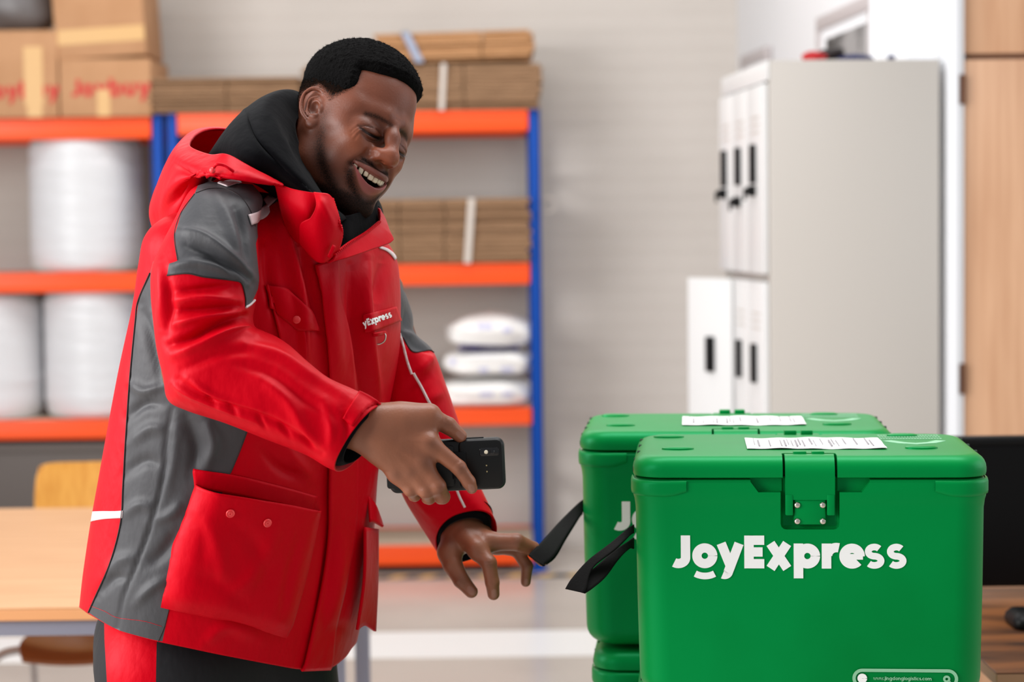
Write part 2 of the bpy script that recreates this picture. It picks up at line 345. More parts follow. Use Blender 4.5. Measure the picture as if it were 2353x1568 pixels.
# ------------------------------------------------------------------ bundles of flattened cartons
def bundle(label, x0, x1, z0, z1, mt, n, y0=YS - .03, dep=.5, folds=(), tilt=0.0, straps=(), smat=None, jag=.012):
    cx = (x0 + x1) / 2
    r = thing('carton_bundle', label, 'cardboard', (cx, y0, z0), group='strapped flattened cartons'); r.rotation_euler = (0, tilt, 0)
    W = x1 - x0; H = z1 - z0; dz = H / n
    for k in range(n):
        j = RNG.uniform(-jag, jag, 4); xs = [-W / 2 + j[0]] + [f * W - W / 2 + RNG.uniform(-.006, .006) for f in folds] + [W / 2 + j[1]]
        bm = bmesh.new()
        for a, b in zip(xs[:-1], xs[1:]):
            bx(bm, (a + .002, j[2] + RNG.uniform(-.003, .003), k * dz + .0008), (b - .002, dep + j[3], (k + 1) * dz - .0012), bev=.0015, seg=1)
        link('cardboard_sheet', bm_mesh(bm), mt, r)
    for fx, lean, wd in straps:
        xa = fx * W - W / 2; t = .004; bm = bmesh.new()
        V = [(xa - wd / 2, -jag - t, -.002), (xa + wd / 2, -jag - t, -.002), (xa + wd / 2 + lean, -jag - t, H + .004), (xa - wd / 2 + lean, -jag - t, H + .004)]
        V2 = [(x, -jag - t + .003, z) for x, y, z in V]
        V3 = [(xa - wd / 2 + lean, -jag - t, H + .001), (xa + wd / 2 + lean, -jag - t, H + .001), (xa + wd / 2 + lean, dep, H + .001), (xa - wd / 2 + lean, dep, H + .001)]; V4 = [(x, y, z + .003) for x, y, z in V3]
        fb = [(0, 1, 2, 3), (7, 6, 5, 4), (0, 4, 5, 1), (1, 5, 6, 2), (2, 6, 7, 3), (3, 7, 4, 0)]
        Vm, Fm = merge([(V + V2, fb), (V3 + V4, fb)]); link('strap', mesh_py(Vm, Fm), smat or M['strap_white'], r)
    return r
X = lambda px, py=400, Y=YS - .03: at(px, py, Y)[0]
Z = lambda px, py, Y=YS - .03: at(px, py, Y)[2]
t1 = LVR[0][1] + .001
bundle('long low bundle of brown flattened cartons on the top shelf beside the printed cartons', X(345), X(692), t1, Z(520, 178), M['card2'], 10, folds=(.52,))
zb = Z(1100, 146)
bundle('brown flattened cartons in a bundle behind the head, white strap at its middle', X(697), X(1244), t1, zb, M['card2'], 12, folds=(.22, .68), straps=((.585, .012, .022),))
bundle('lighter tan bundle of flattened cartons topmost behind the head, grey strap across it', X(868), X(1228), zb + .012, Z(1050, 72), M['card3'], 9, folds=(.68,), straps=((.28, -.06, .035),), smat=M['strap_blue'], tilt=-.02)
t2 = LVR[1][1] + .001
bundle('bundle of flattened cartons on the second shelf down, leaning white strap near its right end', X(700), X(1216), t2, Z(1050, 456), M['card2'], 14, folds=(.42, .62), straps=((.72, .022, .028),))
# ------------------------------------------------------------------ printed cartons on the left bay
def carton(label, lo, hi, tapes, word=None, wx=0, wz=0, ws=.06, loc_rot=0.0, group=None):
    c = [(lo[0] + hi[0]) / 2, lo[1], lo[2]]; r = thing('carton', label, 'box', c, loc_rot, group or 'taped cardboard cartons')
    W, Dp, H = (hi[i] - lo[i] for i in range(3))
    bm = bmesh.new(); bx(bm, (-W / 2, 0, 0), (W / 2, Dp, H), bev=.004); link('carton_body', bm_mesh(bm), M['card'], r, auto=35)
    bm = bmesh.new()
    bx(bm, (-W / 2, .002, H), (W / 2, Dp / 2 - .002, H + .005)); bx(bm, (-W / 2, Dp / 2 + .002, H), (W / 2, Dp - .002, H + .005)); link('top_flap', bm_mesh(bm), M['card'], r)
    for x0, x1, z0, z1 in tapes:
        bm = bmesh.new(); bx(bm, (x0, -.0025, z0), (x1, .001, z1)); link('tape', bm_mesh(bm), M['tape'], r)
    if word:
        Ls, wd = letters(word, ws, .24, .0012, .03)
        parts = [(V, F) for _, V, F in Ls]; V, F = merge(parts)
        V = np.stack([V[:, 0] + wx, -.0005 - V[:, 2], V[:, 1] + wz], -1); link('red_lettering', mesh_py(V, F), M['redprint'], r)
    return r
tl = LVL[0][1] + .001
YC = YS - .04; xa, xb = at(137, 200, YC)[0], at(346, 200, YC)[0]; zc = at(240, 137, YC)[2]
carton('large brown carton with red lettering on the top left shelf, under a tilted carton', (xa, YC, tl), (xb, YC + .45, zc), [(-.035, .02, 0, .115)], 'Joybuy', -.145, .085, .073)
xa2, xb2 = at(-70, 200, YC)[0], at(133, 200, YC)[0]
carton('brown carton at the far left of the top shelf with a vertical tape strip', (xa2, YC, tl), (xb2, YC + .45, at(60, 72, YC)[2]), [(.045, .125, .05, .3), (.055, .12, 0, .05)], 'Joybuy', -.13, .08, .07)
up = carton('tilted open carton resting on the large lettered carton, wide tape band across it', (at(133, 60, YC)[0], YC + .01, 0), (at(340, 60, YC)[0], YC + .42, .42), [(-.2, .19, .06, .125)])
up.location = (at(236, 60, YC)[0] - .01, YC + .01, zc + .012); up.rotation_euler = (0, -.055, 0)
# grey bag behind the left carton
def blob(name, c, r, mt, parent=None, amp=.1, freq=3.0, seed=1, sub_=4, flat=None):
    bm = bmesh.new(); bmesh.ops.create_icosphere(bm, subdivisions=sub_, radius=1.0); rg = np.random.default_rng(seed); ph = rg.uniform(0, 6, (5, 3)); dr = nrm(rg.normal(size=(5, 3)))
    for v in bm.verts:
        p = np.array(v.co); k = sum(math.sin(freq * (p @ dr[i]) * (1 + i * .4) + ph[i, 0]) for i in range(5)) / 5
        e = np.sign(p) * np.abs(p) ** .72 if flat else p
        q = e * (1 + amp * k) * np.array(r)
        v.co = Vector(q)
    o = link(name, bm_mesh(bm), mt, parent, smooth=True)
    if parent is None: o.location = c
    return o
zbag = at(60, 72, YC)[2] + .006
g = blob('plastic_bag', (0, 0, 0), (.165, .17, .15), M['greybag'], amp=.12, seed=4, flat=True)
g.location = (at(8, 20, YC)[0], YC + .24, zbag + .142); tag(g, 'dark grey plastic bag slumped on the far left carton', 'bag')
# ------------------------------------------------------------------ bubble wrap rolls
def roll(label, px0, px1, pyt, zbase, seed):
    Y = YS + .24; x0, x1 = at(px0, 450, Y - .05)[0], at(px1, 450, Y - .05)[0]; R = (x1 - x0) / 2; H = at((px0 + px1) / 2, pyt, Y - .1)[2] - zbase
    r = thing('bubble_wrap_roll', label, 'packing roll', ((x0 + x1) / 2, Y, zbase), group='bubble wrap rolls')
    prof = [(.04, 0)] ; rg = np.random.default_rng(seed)
    zs = np.linspace(0, H, 30); rr = R * (1 - .10 * np.exp(-zs / .02) - .10 * np.exp(-(H - zs) / .02) + rg.normal(0, .006, 30)); prof = [(.05, .004)] + list(zip(rr, zs)) + [(R * .55, H + .006), (.045, H + .002)]
    V, F = lathe(prof, 48); o = link('wrap', mesh_py(V, F), M['wrap'], r, auto=60)
    V, F = lathe([(.042, H - .1), (.042, H + .012), (.034, H + .012), (.034, H - .09)], 24); link('core', mesh_py(V, F), M['core'], r, auto=40); return r
roll('white bubble wrap roll alone on the upper left shelf under the cartons', 64, 322, 316, LVL[1][1] + .001, 1)
roll('white bubble wrap roll on the lower left shelf nearest the red jacket', 90, 336, 664, LVL[2][1] + .001, 2)
roll('white bubble wrap roll cut by the left edge on the lower shelf', -150, 84, 676, LVL[2][1] + .001, 3)
# dark block whose colour stands for the shaded lower bay
cr = thing('dark_block', 'long dark grey crate filling the shaded bottom left shelf behind the table', 'block', ((at(-60, 1080, YS)[0] + at(345, 1080, YS)[0]) / 2, YS - .02, .165), group=None)
W_ = at(345, 1080, YS)[0] - at(-60, 1080, YS)[0]
bm = bmesh.new(); bx(bm, (-W_ / 2, 0, 0), (W_ / 2, .45, .40), bev=.012); link('block_body', bm_mesh(bm), M['darkgrey'], cr, auto=35)
bm = bmesh.new(); bx(bm, (-W_ / 2 - .006, -.008, .385), (W_ / 2 + .006, .458, .42), bev=.008); link('block_lid', bm_mesh(bm), M['darkgrey'], cr, auto=35)
# ------------------------------------------------------------------ white bags on the lower right shelf
def sack(label, pxl, pxr, pyt, pyb, seed, prints, purple=None, dome=0.0):
    Y = YS + .2; x0, x1 = at(pxl, 850, YS)[0], at(pxr, 850, YS)[0]; z1, z0 = at(1125, pyt, YS)[2], at(1125, pyb, YS)[2]
    r = thing('packing_sack', label, 'bag', ((x0 + x1) / 2, Y, z0), group='stacked white packing sacks'); hx, hz = (x1 - x0) / 2, (z1 - z0) / 2
    n, m_ = 28, 56; V = []; rg = np.random.default_rng(seed); ph = rg.uniform(0, 6, 6)
    for i in range(n):
        t = -1 + 2 * i / (n - 1); zt = np.sign(t) * (1 - (1 - abs(t)) ** 1.0); pr = (1 - abs(t) ** 3.2) ** .45 if abs(t) < 1 else 0
        for j in range(m_):
            a = 2 * math.pi * j / m_; c, s = math.cos(a), math.sin(a)
            x = np.sign(c) * abs(c) ** .55 * pr; y = np.sign(s) * abs(s) ** .55 * pr
            wv = .035 * math.sin(3 * a + ph[0] + 2 * t) + .03 * math.sin(7 * a + ph[1]) + .02 * math.sin(9 * t + ph[2] + 2 * a)
            zt2 = t * (1 - (dome if t > 0 else 0) * min(1, x * x + .3 * y * y) * .75)
            V.append((x * hx * (1 + wv * .6), y * .22 * (1 + wv), hz + zt2 * hz + .006 * math.sin(5 * a + ph[3]) * (1 - abs(t))))
    V = np.array(V); V[:, 2] = np.maximum(V[:, 2], 0.0)
    F = [tuple(map(int, f)) for f in grid_faces(n, m_, True)]; F += [tuple(range(m_ - 1, -1, -1)), tuple(range((n - 1) * m_, n * m_))]
    me = mesh_py(V, F); b = link('sack_body', me, M['bag'], r, smooth=True)
    bv = BVHTree.FromPolygons([Vector(v) for v in V], F)
    def stick(name, u0, u1, v0, v1, mt, nu=16, nv=5, tap=0.0):
        P = []
        for i in range(nv):
            for j in range(nu):
                u = u0 + (u1 - u0) * j / (nu - 1); vv = v0 + (v1 - v0) * i / (nv - 1) * (1 - tap * j / (nu - 1)); x = u * hx; z = hz + vv * hz
                h = bv.ray_cast(Vector((x, -1, z)), Vector((0, 1, 0)))
                y = h[0].y if h[0] is not None else -.15
                P.append((x, y - .003, z))
        q = [(x, y + .002, z) for x, y, z in P]; Fq = [tuple(map(int, f)) for f in grid_faces(nv, nu)]
        Vq, F2 = merge([(P, Fq), (q, [f[::-1] for f in Fq])]); link(name, mesh_py(Vq, F2), mt, r, smooth=True)
    for p in prints: stick('blue_print', *p, M['faintprint'])
    if purple: stick('purple_band', *purple, M['purple'], tap=.6)
    return r
sack('white packing sack lowest in the stack, lying on the orange shelf edge', 1003, 1222, 873, 944, 5, [(-.1, .18, -.1, .25), (.38, .6, -.1, .25)])
sack('white packing sack in the middle of the stack, below the purple band', 1018, 1226, 806, 870, 6, [(-.2, .0, -.6, -.2), (.28, .55, -.6, -.2), (-.85, -.72, .0, .4)])
sack('domed white packing sack on top of the stack with a purple band along its base', 1026, 1230, 718, 807, 7, [(-.3, .05, .15, .42), (.28, .48, -.05, .22)], purple=(-.72, .62, -.97, -.62), dome=.65)
bl = sack('white packing sack mostly hidden behind the red sleeve on the lower shelf', 890, 998, 812, 935, 8, [])
# bottom shelf: dark block put in the shadowed gap under the lowest beam
bd = thing('dark_block', 'dark low crate on the floor below the lowest orange beam', 'block', (-.62, YS + .1, .0)); 
bm = bmesh.new(); bx(bm, (-.62, 0, 0), (.62, .35, .09), bev=.01); link('block_body', bm_mesh(bm), M['blackmatte'], bd, auto=35)
bm = bmesh.new(); bx(bm, (-.63, -.006, .07), (.63, .0, .086), bev=.003); link('block_rim', bm_mesh(bm), M['blackmatte'], bd)
# ================================================================== LOCKER
LN, LF = np.array([.764, 5.9]), np.array([.706, 6.62]); ld = LF - LN; Wl = np.linalg.norm(ld); ang = math.atan2(-ld[0], ld[1])
# local frame: x from the door face into the cabinet, y along the door face (away from camera)
HL = at(1767, 138, 5.9)[2]; ZM = at(1768, 640, 5.9)[2]
lk = thing('locker', 'tall white steel locker with grey side, narrow doors facing left and black handles', 'locker', (LN[0], LN[1], 0), ang)
DP = .515
def lbox(name, lo, hi, mt, par=lk, bev=.003): return box(name, lo, hi, mt, par, bev)
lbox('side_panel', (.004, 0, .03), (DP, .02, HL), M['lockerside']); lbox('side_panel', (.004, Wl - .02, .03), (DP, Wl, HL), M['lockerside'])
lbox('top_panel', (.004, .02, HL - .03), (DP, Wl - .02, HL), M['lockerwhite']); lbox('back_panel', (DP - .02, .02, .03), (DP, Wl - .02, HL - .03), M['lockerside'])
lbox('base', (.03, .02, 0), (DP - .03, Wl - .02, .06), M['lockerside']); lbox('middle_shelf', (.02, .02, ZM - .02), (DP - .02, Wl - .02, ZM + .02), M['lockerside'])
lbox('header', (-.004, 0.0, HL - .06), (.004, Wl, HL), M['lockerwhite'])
dw = (Wl - .02) / 3
for row, (z0, z1) in enumerate(((ZM + .012, HL - .066), (.08, ZM - .012))):
    for c in range(3):
        y0 = .01 + c * dw + .003; y1 = .01 + (c + 1) * dw - .003
        if row == 1 and c == 2: continue
        dd = lbox('door', (-.014, y0, z0), (.003, y1, z1), M['lockerwhite'], lk, .003)
        for k in range(3): lbox('vent_slot', (-.0148, y0 + .05, z1 - .10 - k * .022), (-.0135, y1 - .05, z1 - .094 - k * .022), M['lockerside'], dd, 0)
        zh = (at(1735, 328, 5.9)[2], at(1735, 420, 5.9)[2]) if row == 0 else (at(1735, 796, 5.9)[2], at(1735, 888, 5.9)[2])
        lbox('handle', (-.030, y0 + .10, zh[1]), (-.0135, y0 + .135, zh[0]), M['black'], dd, .004)
        if row == 0:
            V, F = lathe([(.017, 0), (.017, .020), (.012, .024), (.012, .030)], 16); V = np.stack([-V[:, 2] - .013, V[:, 0] + y0 + .118, V[:, 1] + zh[1] - .022 - (.03 if c == 1 else 0)], -1); link('lock', mesh_py(V, F), M['black'], dd, auto=40)
            lbox('key', (-.050, y0 + .115, zh[1] - .050 - (.03 if c == 1 else 0)), (-.042, y0 + .121, zh[1] - .016 - (.03 if c == 1 else 0)), M['black'], dd, 0)
# the open lower door (hinge at far edge, swung out to the left)
z0, z1 = .08, ZM - .012
dd = bpy.data.objects.new('door', None); C.objects.link(dd); dd.parent = lk
dd.location = (-.004, .01 + 2 * dw + .003, 0); dd.rotation_euler = (0, 0, math.radians(42))
od = box('door', (-.014, 0, z0), (0, dw - .006, z1), M['lockerwhite'], None, .003)
bpy.data.objects.remove(dd); od.parent = lk; od.location = (-.010, .01 + 2 * dw + .003, 0); od.rotation_euler = (0, 0, math.radians(28))
box('handle', (-.026, .085, at(1625, 858, 6.4)[2]), (-.0135, .125, at(1625, 776, 6.4)[2]), M['black'], od, .004)
# things on the locker
def clump(name, label, cat, px, py, Y, r, mt, seed, amp=.25):
    o = blob(name, (0, 0, 0), r, mt, amp=amp, freq=3.5, seed=seed, sub_=3); p = at(px, py, Y); zmin = min(v.co.z for v in o.data.vertices)
    o.location = (p[0], Y, HL - zmin + .001); return tag(o, label, cat)
clump('red_cloth', 'red cloth lying on top of the locker, leftmost of the items', 'cloth', 1870, 120, 6.10, (.038, .05, .020), M['clothred'], 3)
clump('work_glove', 'black glove lying on the locker between the red cap and the navy cloth', 'glove', 1912, 110, 6.16, (.040, .05, .027), M['clothblack'], 5, .35)
clump('folded_cloth', 'navy cloth folded on the locker in front of the picture frame', 'cloth', 1965, 122, 6.12, (.056, .05, .015), M['clothblue'], 8)
clump('small_knob', 'small dark knob lying on the right end of the locker top', 'knob', 2048, 128, 6.0, (.012, .015, .009), M['clothblue'], 9, .1)
# frames on the right wall
def wall_frame(label, Y0, Y1, z0, z1, kind):
    cx = RW((Y0 + Y1) / 2); a = math.atan(.076); r = thing('picture_frame', label, 'picture', (cx, (Y0 + Y1) / 2, (z0 + z1) / 2), a, group=None); L = abs(Y1 - Y0) / math.cos(a) / 2; H = (z1 - z0) / 2
    for nm, lo, hi in (('frame_rail', (-.03, -L, H - .05), (-.002, L, H)), ('frame_rail', (-.03, -L, -H), (-.002, L, -H + .05)), ('frame_stile', (-.03, -L, -H + .05), (-.002, -L + .05, H - .05)), ('frame_stile', (-.03, L - .05, -H + .05), (-.002, L, H - .05))):
        box(nm, lo, hi, M['frame'], r, .003)
    box('mount', (-.02, -L + .05, -H + .05), (-.004, L - .05, H - .05), M['trim_white'], r)
    box('picture', (-.022, -L + .09, -H + .09), (-.019, L - .13, H - .09), M['photo'], r); return r
wall_frame('grey framed picture on the white wall above the locker', 6.70, 7.5, 1.72, at(1895, 42, 7.5)[2], 0)
wall_frame('grey frame far along the right wall, its corner showing beside the locker top', 8.42, 8.98, 1.55, at(1720, 128, 8.9)[2], 1)
# ================================================================== TABLE, CHAIR (left)
YT0, YT1 = 3.99, 5.45; XT1 = -.385; ZT = at(100, 1396, YT0)[2]
tb = thing('table', 'pale wood table with grey steel frame at the left behind the person', 'table', (-1.2, (YT0 + YT1) / 2, 0))
hx, hy = XT1 + 1.2, (YT1 - YT0) / 2
bm = bmesh.new(); bx(bm, (-1.3, -hy, ZT - .004), (hx, hy, ZT), bev=.0015); link('tabletop', bm_mesh(bm), M['beech'], tb)
bm = bmesh.new(); bx(bm, (-1.3, -hy, ZT - .028), (hx, hy, ZT - .0045), bev=.002); link('tabletop_edge', bm_mesh(bm), M['beech_edge'], tb)
for nm, lo, hi in (('apron', (-1.28, -hy + .015, ZT - .062), (hx - .02, -hy + .045, ZT - .029)), ('apron', (-1.28, hy - .045, ZT - .062), (hx - .02, hy - .015, ZT - .029)), ('apron', (hx - .05, -hy + .05, ZT - .062), (hx - .02, hy - .05, ZT - .029))):
    box(nm, lo, hi, M['greysteel'], tb, .003)
for x in (-1.26, hx - .035):
    for y in (-hy + .62, hy - .05): box('leg', (x - .02, y - .02, 0), (x + .02, y + .02, ZT - .029), M['greysteel'], tb, .003)
# chair behind the table: ply shell, chrome tubes
CH = thing('dining_chair', 'golden plywood chair with chrome legs pushed under the pale table', 'chair', (at(245, 1300, 5.4)[0], 5.35, 0))
cx0 = CH.location.x
def shell(rows, th, nm, mt):
    P = cubic(cubic(np.array(rows, float), 24).transpose(1, 0, 2), 24); n1, n2 = P.shape[:2]; V = P.reshape(-1, 3); F = grid_faces(n1, n2); me = mesh_np(V, F); o = link(nm, me, mt, CH, smooth=True)
    md = o.modifiers.new('s', 'SOLIDIFY'); md.thickness = th; md.offset = 0; md2 = o.modifiers.new('b', 'BEVEL'); md2.width = .003; md2.segments = 2; return o
bz1, bz0 = at(150, 1064, 5.72)[2], .60
def backrow(y, z, hw, bow): return [(x * hw, y + bow * (1 - x * x), z - (.012 if abs(x) == 1 else 0) * (1 if z > .7 else 0)) for x in (-1, -.92, -.5, 0, .5, .92, 1)]
xb0 = at(78, 1100, 5.72)[0] - cx0; hwb = abs(xb0)
shell([backrow(.34, bz0 - .06, hwb * .80, .02), backrow(.35, bz0, hwb * .93, .03), backrow(.37, bz0 + .1, hwb, .04), backrow(.39, bz1 - .03, hwb * .99, .04), backrow(.395, bz1 - .004, hwb * .93, .04)], .011, 'backrest', M['chairwood'])
sz = at(60, 1484, 4.97)[2]
def seatrow(y, z, hw, dip): return [(x * hw, y, z - dip * (1 - x * x)) for x in (-1, -.8, -.4, 0, .4, .8, 1)]
hs = abs(at(48, 1484, 5.0)[0] - cx0)
shell([seatrow(-.42, sz - .03, hs * .86, .01), seatrow(-.36, sz, hs, .022), seatrow(-.15, sz - .004, hs, .025), seatrow(.1, sz - .006, hs * .95, .025), seatrow(.26, sz + .02, hs * .85, .02), seatrow(.33, sz + .11, hs * .72, .02), seatrow(.345, bz0 - .03, hs * .72, .02)], .012, 'seat', M['chairseat'])
for s in (-1, 1):
    tube('leg', cubic(np.array([(s * .10, -.2, sz - .045), (s * .22, -.22, sz - .055), (s * .265, -.24, sz - .12), (s * .27, -.27, .25), (s * .275, -.30, .0)]), 30), .011, M['chrome'], CH, 12)
    tube('leg', cubic(np.array([(s * .10, .12, sz - .045), (s * .2, .16, sz - .055), (s * .25, .2, sz - .12), (s * .26, .27, .25), (s * .265, .32, .0)]), 30), .011, M['chrome'], CH, 12)
box('seat_frame', (-.12, -.22, sz - .055), (.12, .14, sz - .038), M['chrome'], CH, .004)
# ================================================================== DESK, MONITOR (right)
ZD = at(2300, 1546, 3.33)[2]; xdl = at(2289, 1546, 3.33)[0]
dk = thing('desk', 'rustic dark brown desk at the right edge behind the green boxes', 'desk', (xdl + .6, 3.7, 0))
hw_, y0_, y1_ = .6, -.37, .42
bm = bmesh.new(); bx(bm, (-hw_, y0_, ZD - .003), (hw_, y1_, ZD), bev=.001); link('desktop', bm_mesh(bm), M['rustic'], dk)
bm = bmesh.new(); bx(bm, (-hw_, y0_, ZD - .024), (hw_, y1_, ZD - .0032), bev=.002); link('desktop_edge', bm_mesh(bm), M['rustic_edge'], dk)
for x in (-hw_ + .03, hw_ - .07):
    for y in (y0_ + .03, y1_ - .07): box('leg', (x, y, 0), (x + .04, y + .04, ZD - .025), M['black'], dk, .003)
for y in (y0_ + .035, y1_ - .065): box('rail', (-hw_ + .07, y, ZD - .06), (hw_ - .07, y + .03, ZD - .025), M['black'], dk, .003)
YM = 3.98; xm0 = at(2182, 1100, YM)[0]; zt_ = at(2260, 1004, YM)[2]; zb_ = at(2300, 1350, YM)[2]
mo = thing('monitor', 'black computer monitor standing on the brown desk', 'monitor', (xm0 + .29, YM, ZD))
bm = bmesh.new(); bx(bm, (-.29, 0, zb_ - ZD), (.29, .03, zt_ - ZD), bev=.006); link('housing', bm_mesh(bm), M['black'], mo, auto=35)
box('screen', (-.283, -.0015, zb_ - ZD + .012), (.283, .001, zt_ - ZD - .02), M['screen'], mo)
box('top_bezel', (-.288, -.003, zt_ - ZD - .018), (.288, .0, zt_ - ZD - .004), M['black'], mo, .001)
box('stand_neck', (-.03, .03, .01), (.03, .05, .2), M['black'], mo, .004); bm = bmesh.new(); bx(bm, (-.1, -.02, .0005), (.1, .10, .012), bev=.004); link('stand_base', bm_mesh(bm), M['black'], mo, auto=35)
pm = at(2352, 1416, 3.68); 
ms = thing('computer_mouse', 'black mouse on the brown desk in front of the monitor', 'mouse', (at(2360, 1412, 3.7)[0], 3.72, ZD))
V, F = rr_loft([(.026, .05, .022, .0005), (.030, .055, .024, .008), (.028, .052, .024, .02), (.02, .04, .018, .029), (.008, .02, .007, .032)], 5); link('mouse_shell', mesh_py(V, F), M['black'], ms, smooth=True)
V, F = lathe([(.006, -.003), (.006, .003)], 14); V = np.stack([V[:, 2], V[:, 0] - .025, V[:, 1] + .027], -1); link('scroll_wheel', mesh_py(V, F), M['darkgrey'], ms, auto=40)
# ================================================================== GREEN DELIVERY BOXES
BW, BD, BH = .495, .32, .350; YAW = -math.radians(5.2)
SEAM = .3165
def dbox_meshes():
    hx, hy = BW / 2, BD / 2; lv = []
    for k in range(7):
        a = math.pi / 2 * k / 6; i = .03 * (1 - math.sin(a)); lv.append((hx - .006 - i, hy - .006 - i, .045 - i * .5, .03 * (1 - math.cos(a))))
    lv += [(hx - .0035, hy - .0035, .045, .15), (hx - .002, hy - .002, .045, .272), (hx - .0005, hy - .0005, .045, .284), (hx + .001, hy + .001, .046, .289), (hx + .001, hy + .001, .046, SEAM - .006), (hx - .002, hy - .002, .044, SEAM - .002), (hx - .006, hy - .006, .042, SEAM - .001)]
    V, F = rr_loft(lv, 8); body = mesh_py(V, F)
    def cut(lo, hi, bev):
        bm = bmesh.new(); bx(bm, lo, hi, bev=bev, seg=3); return bm_mesh(bm)
    def trap(pts, y0, y1):
        V = [(x, y0, z) for x, z in pts] + [(x, y1, z) for x, z in pts]; n = len(pts); return mesh_py(V, [tuple(range(n)), tuple(range(2 * n - 1, n - 1, -1))] + [(i, n + i, n + (i + 1) % n, (i + 1) % n) for i in range(n)])
    # grip recess either side of the latch, latch pocket
    body = boolean(body, [trap([(-.083, SEAM + .01), (-.083, SEAM - .004), (-.072, SEAM - .019), (.072, SEAM - .019), (.083, SEAM - .004), (.083, SEAM + .01)], -hy - .05, -hy + .014), cut((-.041, -hy - .05, SEAM - .072), (.041, -hy + .017, SEAM + .03), .008)])
    body.polygons.foreach_set('use_smooth', np.ones(len(body.polygons), bool)); body.set_sharp_from_angle(angle=math.radians(28))
    h = hx + .0015; lz = [(h - .006, hy - .0045, .041, SEAM + .0003), (h - .001, hy + .0005, .046, SEAM + .002), (h, hy + .0015, .047, SEAM + .006)]
    for k in range(7):
        a = math.pi / 2 * k / 6; i = .020 * (1 - math.cos(a)); lz.append((h - i, hy + .0015 - i, .047 - i * .55, SEAM + .012 + .0195 * math.sin(a)))
    V, F = rr_loft(lz, 8); lid = mesh_py(V, F)
    lid = boolean(lid, [cut((-.038, -hy - .05, SEAM - .02), (.038, -hy + .042, SEAM + .06), .006), cut((-.036, hy - .03, SEAM + .012), (.036, hy + .05, SEAM + .06), .006)])
    lid.polygons.foreach_set('use_smooth', np.ones(len(lid.polygons), bool)); lid.set_sharp_from_angle(angle=math.radians(28))
    return body, lid
BODY, LID = dbox_meshes(); ZT_ = SEAM + .0315
def bbx(name, items, mt, par, bev=.003):
    bm = bmesh.new()
    for lo, hi in items: bx(bm, lo, hi, bev=bev, seg=2)
    return link(name, bm_mesh(bm), mt, par, auto=35)
def curved_strap():
    """latch strap: from the lid top over the front edge and down"""
    hy = BD / 2; P = np.array([(-hy + .043, ZT_ - .002), (-hy + .026, ZT_ + .0005), (-hy + .012, ZT_ - .003), (-hy + .003, ZT_ - .012), (-hy - .001, ZT_ - .024), (-hy + .000, SEAM - .012), (-hy + .001, SEAM - .03)]); P = cubic(P, 26)
    T = nrm(np.gradient(P, axis=0)); N = np.stack([-T[:, 1], T[:, 0]], -1); th = .009; xs = np.array([-.0345, -.032, 0, .032, .0345]); V = []
    for i in range(len(P)):
        for k, x in enumerate(xs):
            o = P[i] - N[i] * (-.0 if 0 < k < 4 else .0) ; V.append((x, o[0], o[1]))
        for k, x in enumerate(xs[::-1]):
            o = P[i] + N[i] * th; V.append((x, o[0], o[1]))
    V = np.array(V); F = [tuple(map(int, f)) for f in grid_faces(len(P), 10, True)] + [tuple(range(10)), tuple(range(len(V) - 1, len(V) - 11, -1))]
    bm = bmesh.new(); bv = [bm.verts.new(v) for v in V]
    for f in F: bm.faces.new([bv[i] for i in f])
    return bm
UPZ = np.array([0, 0, 1.0])
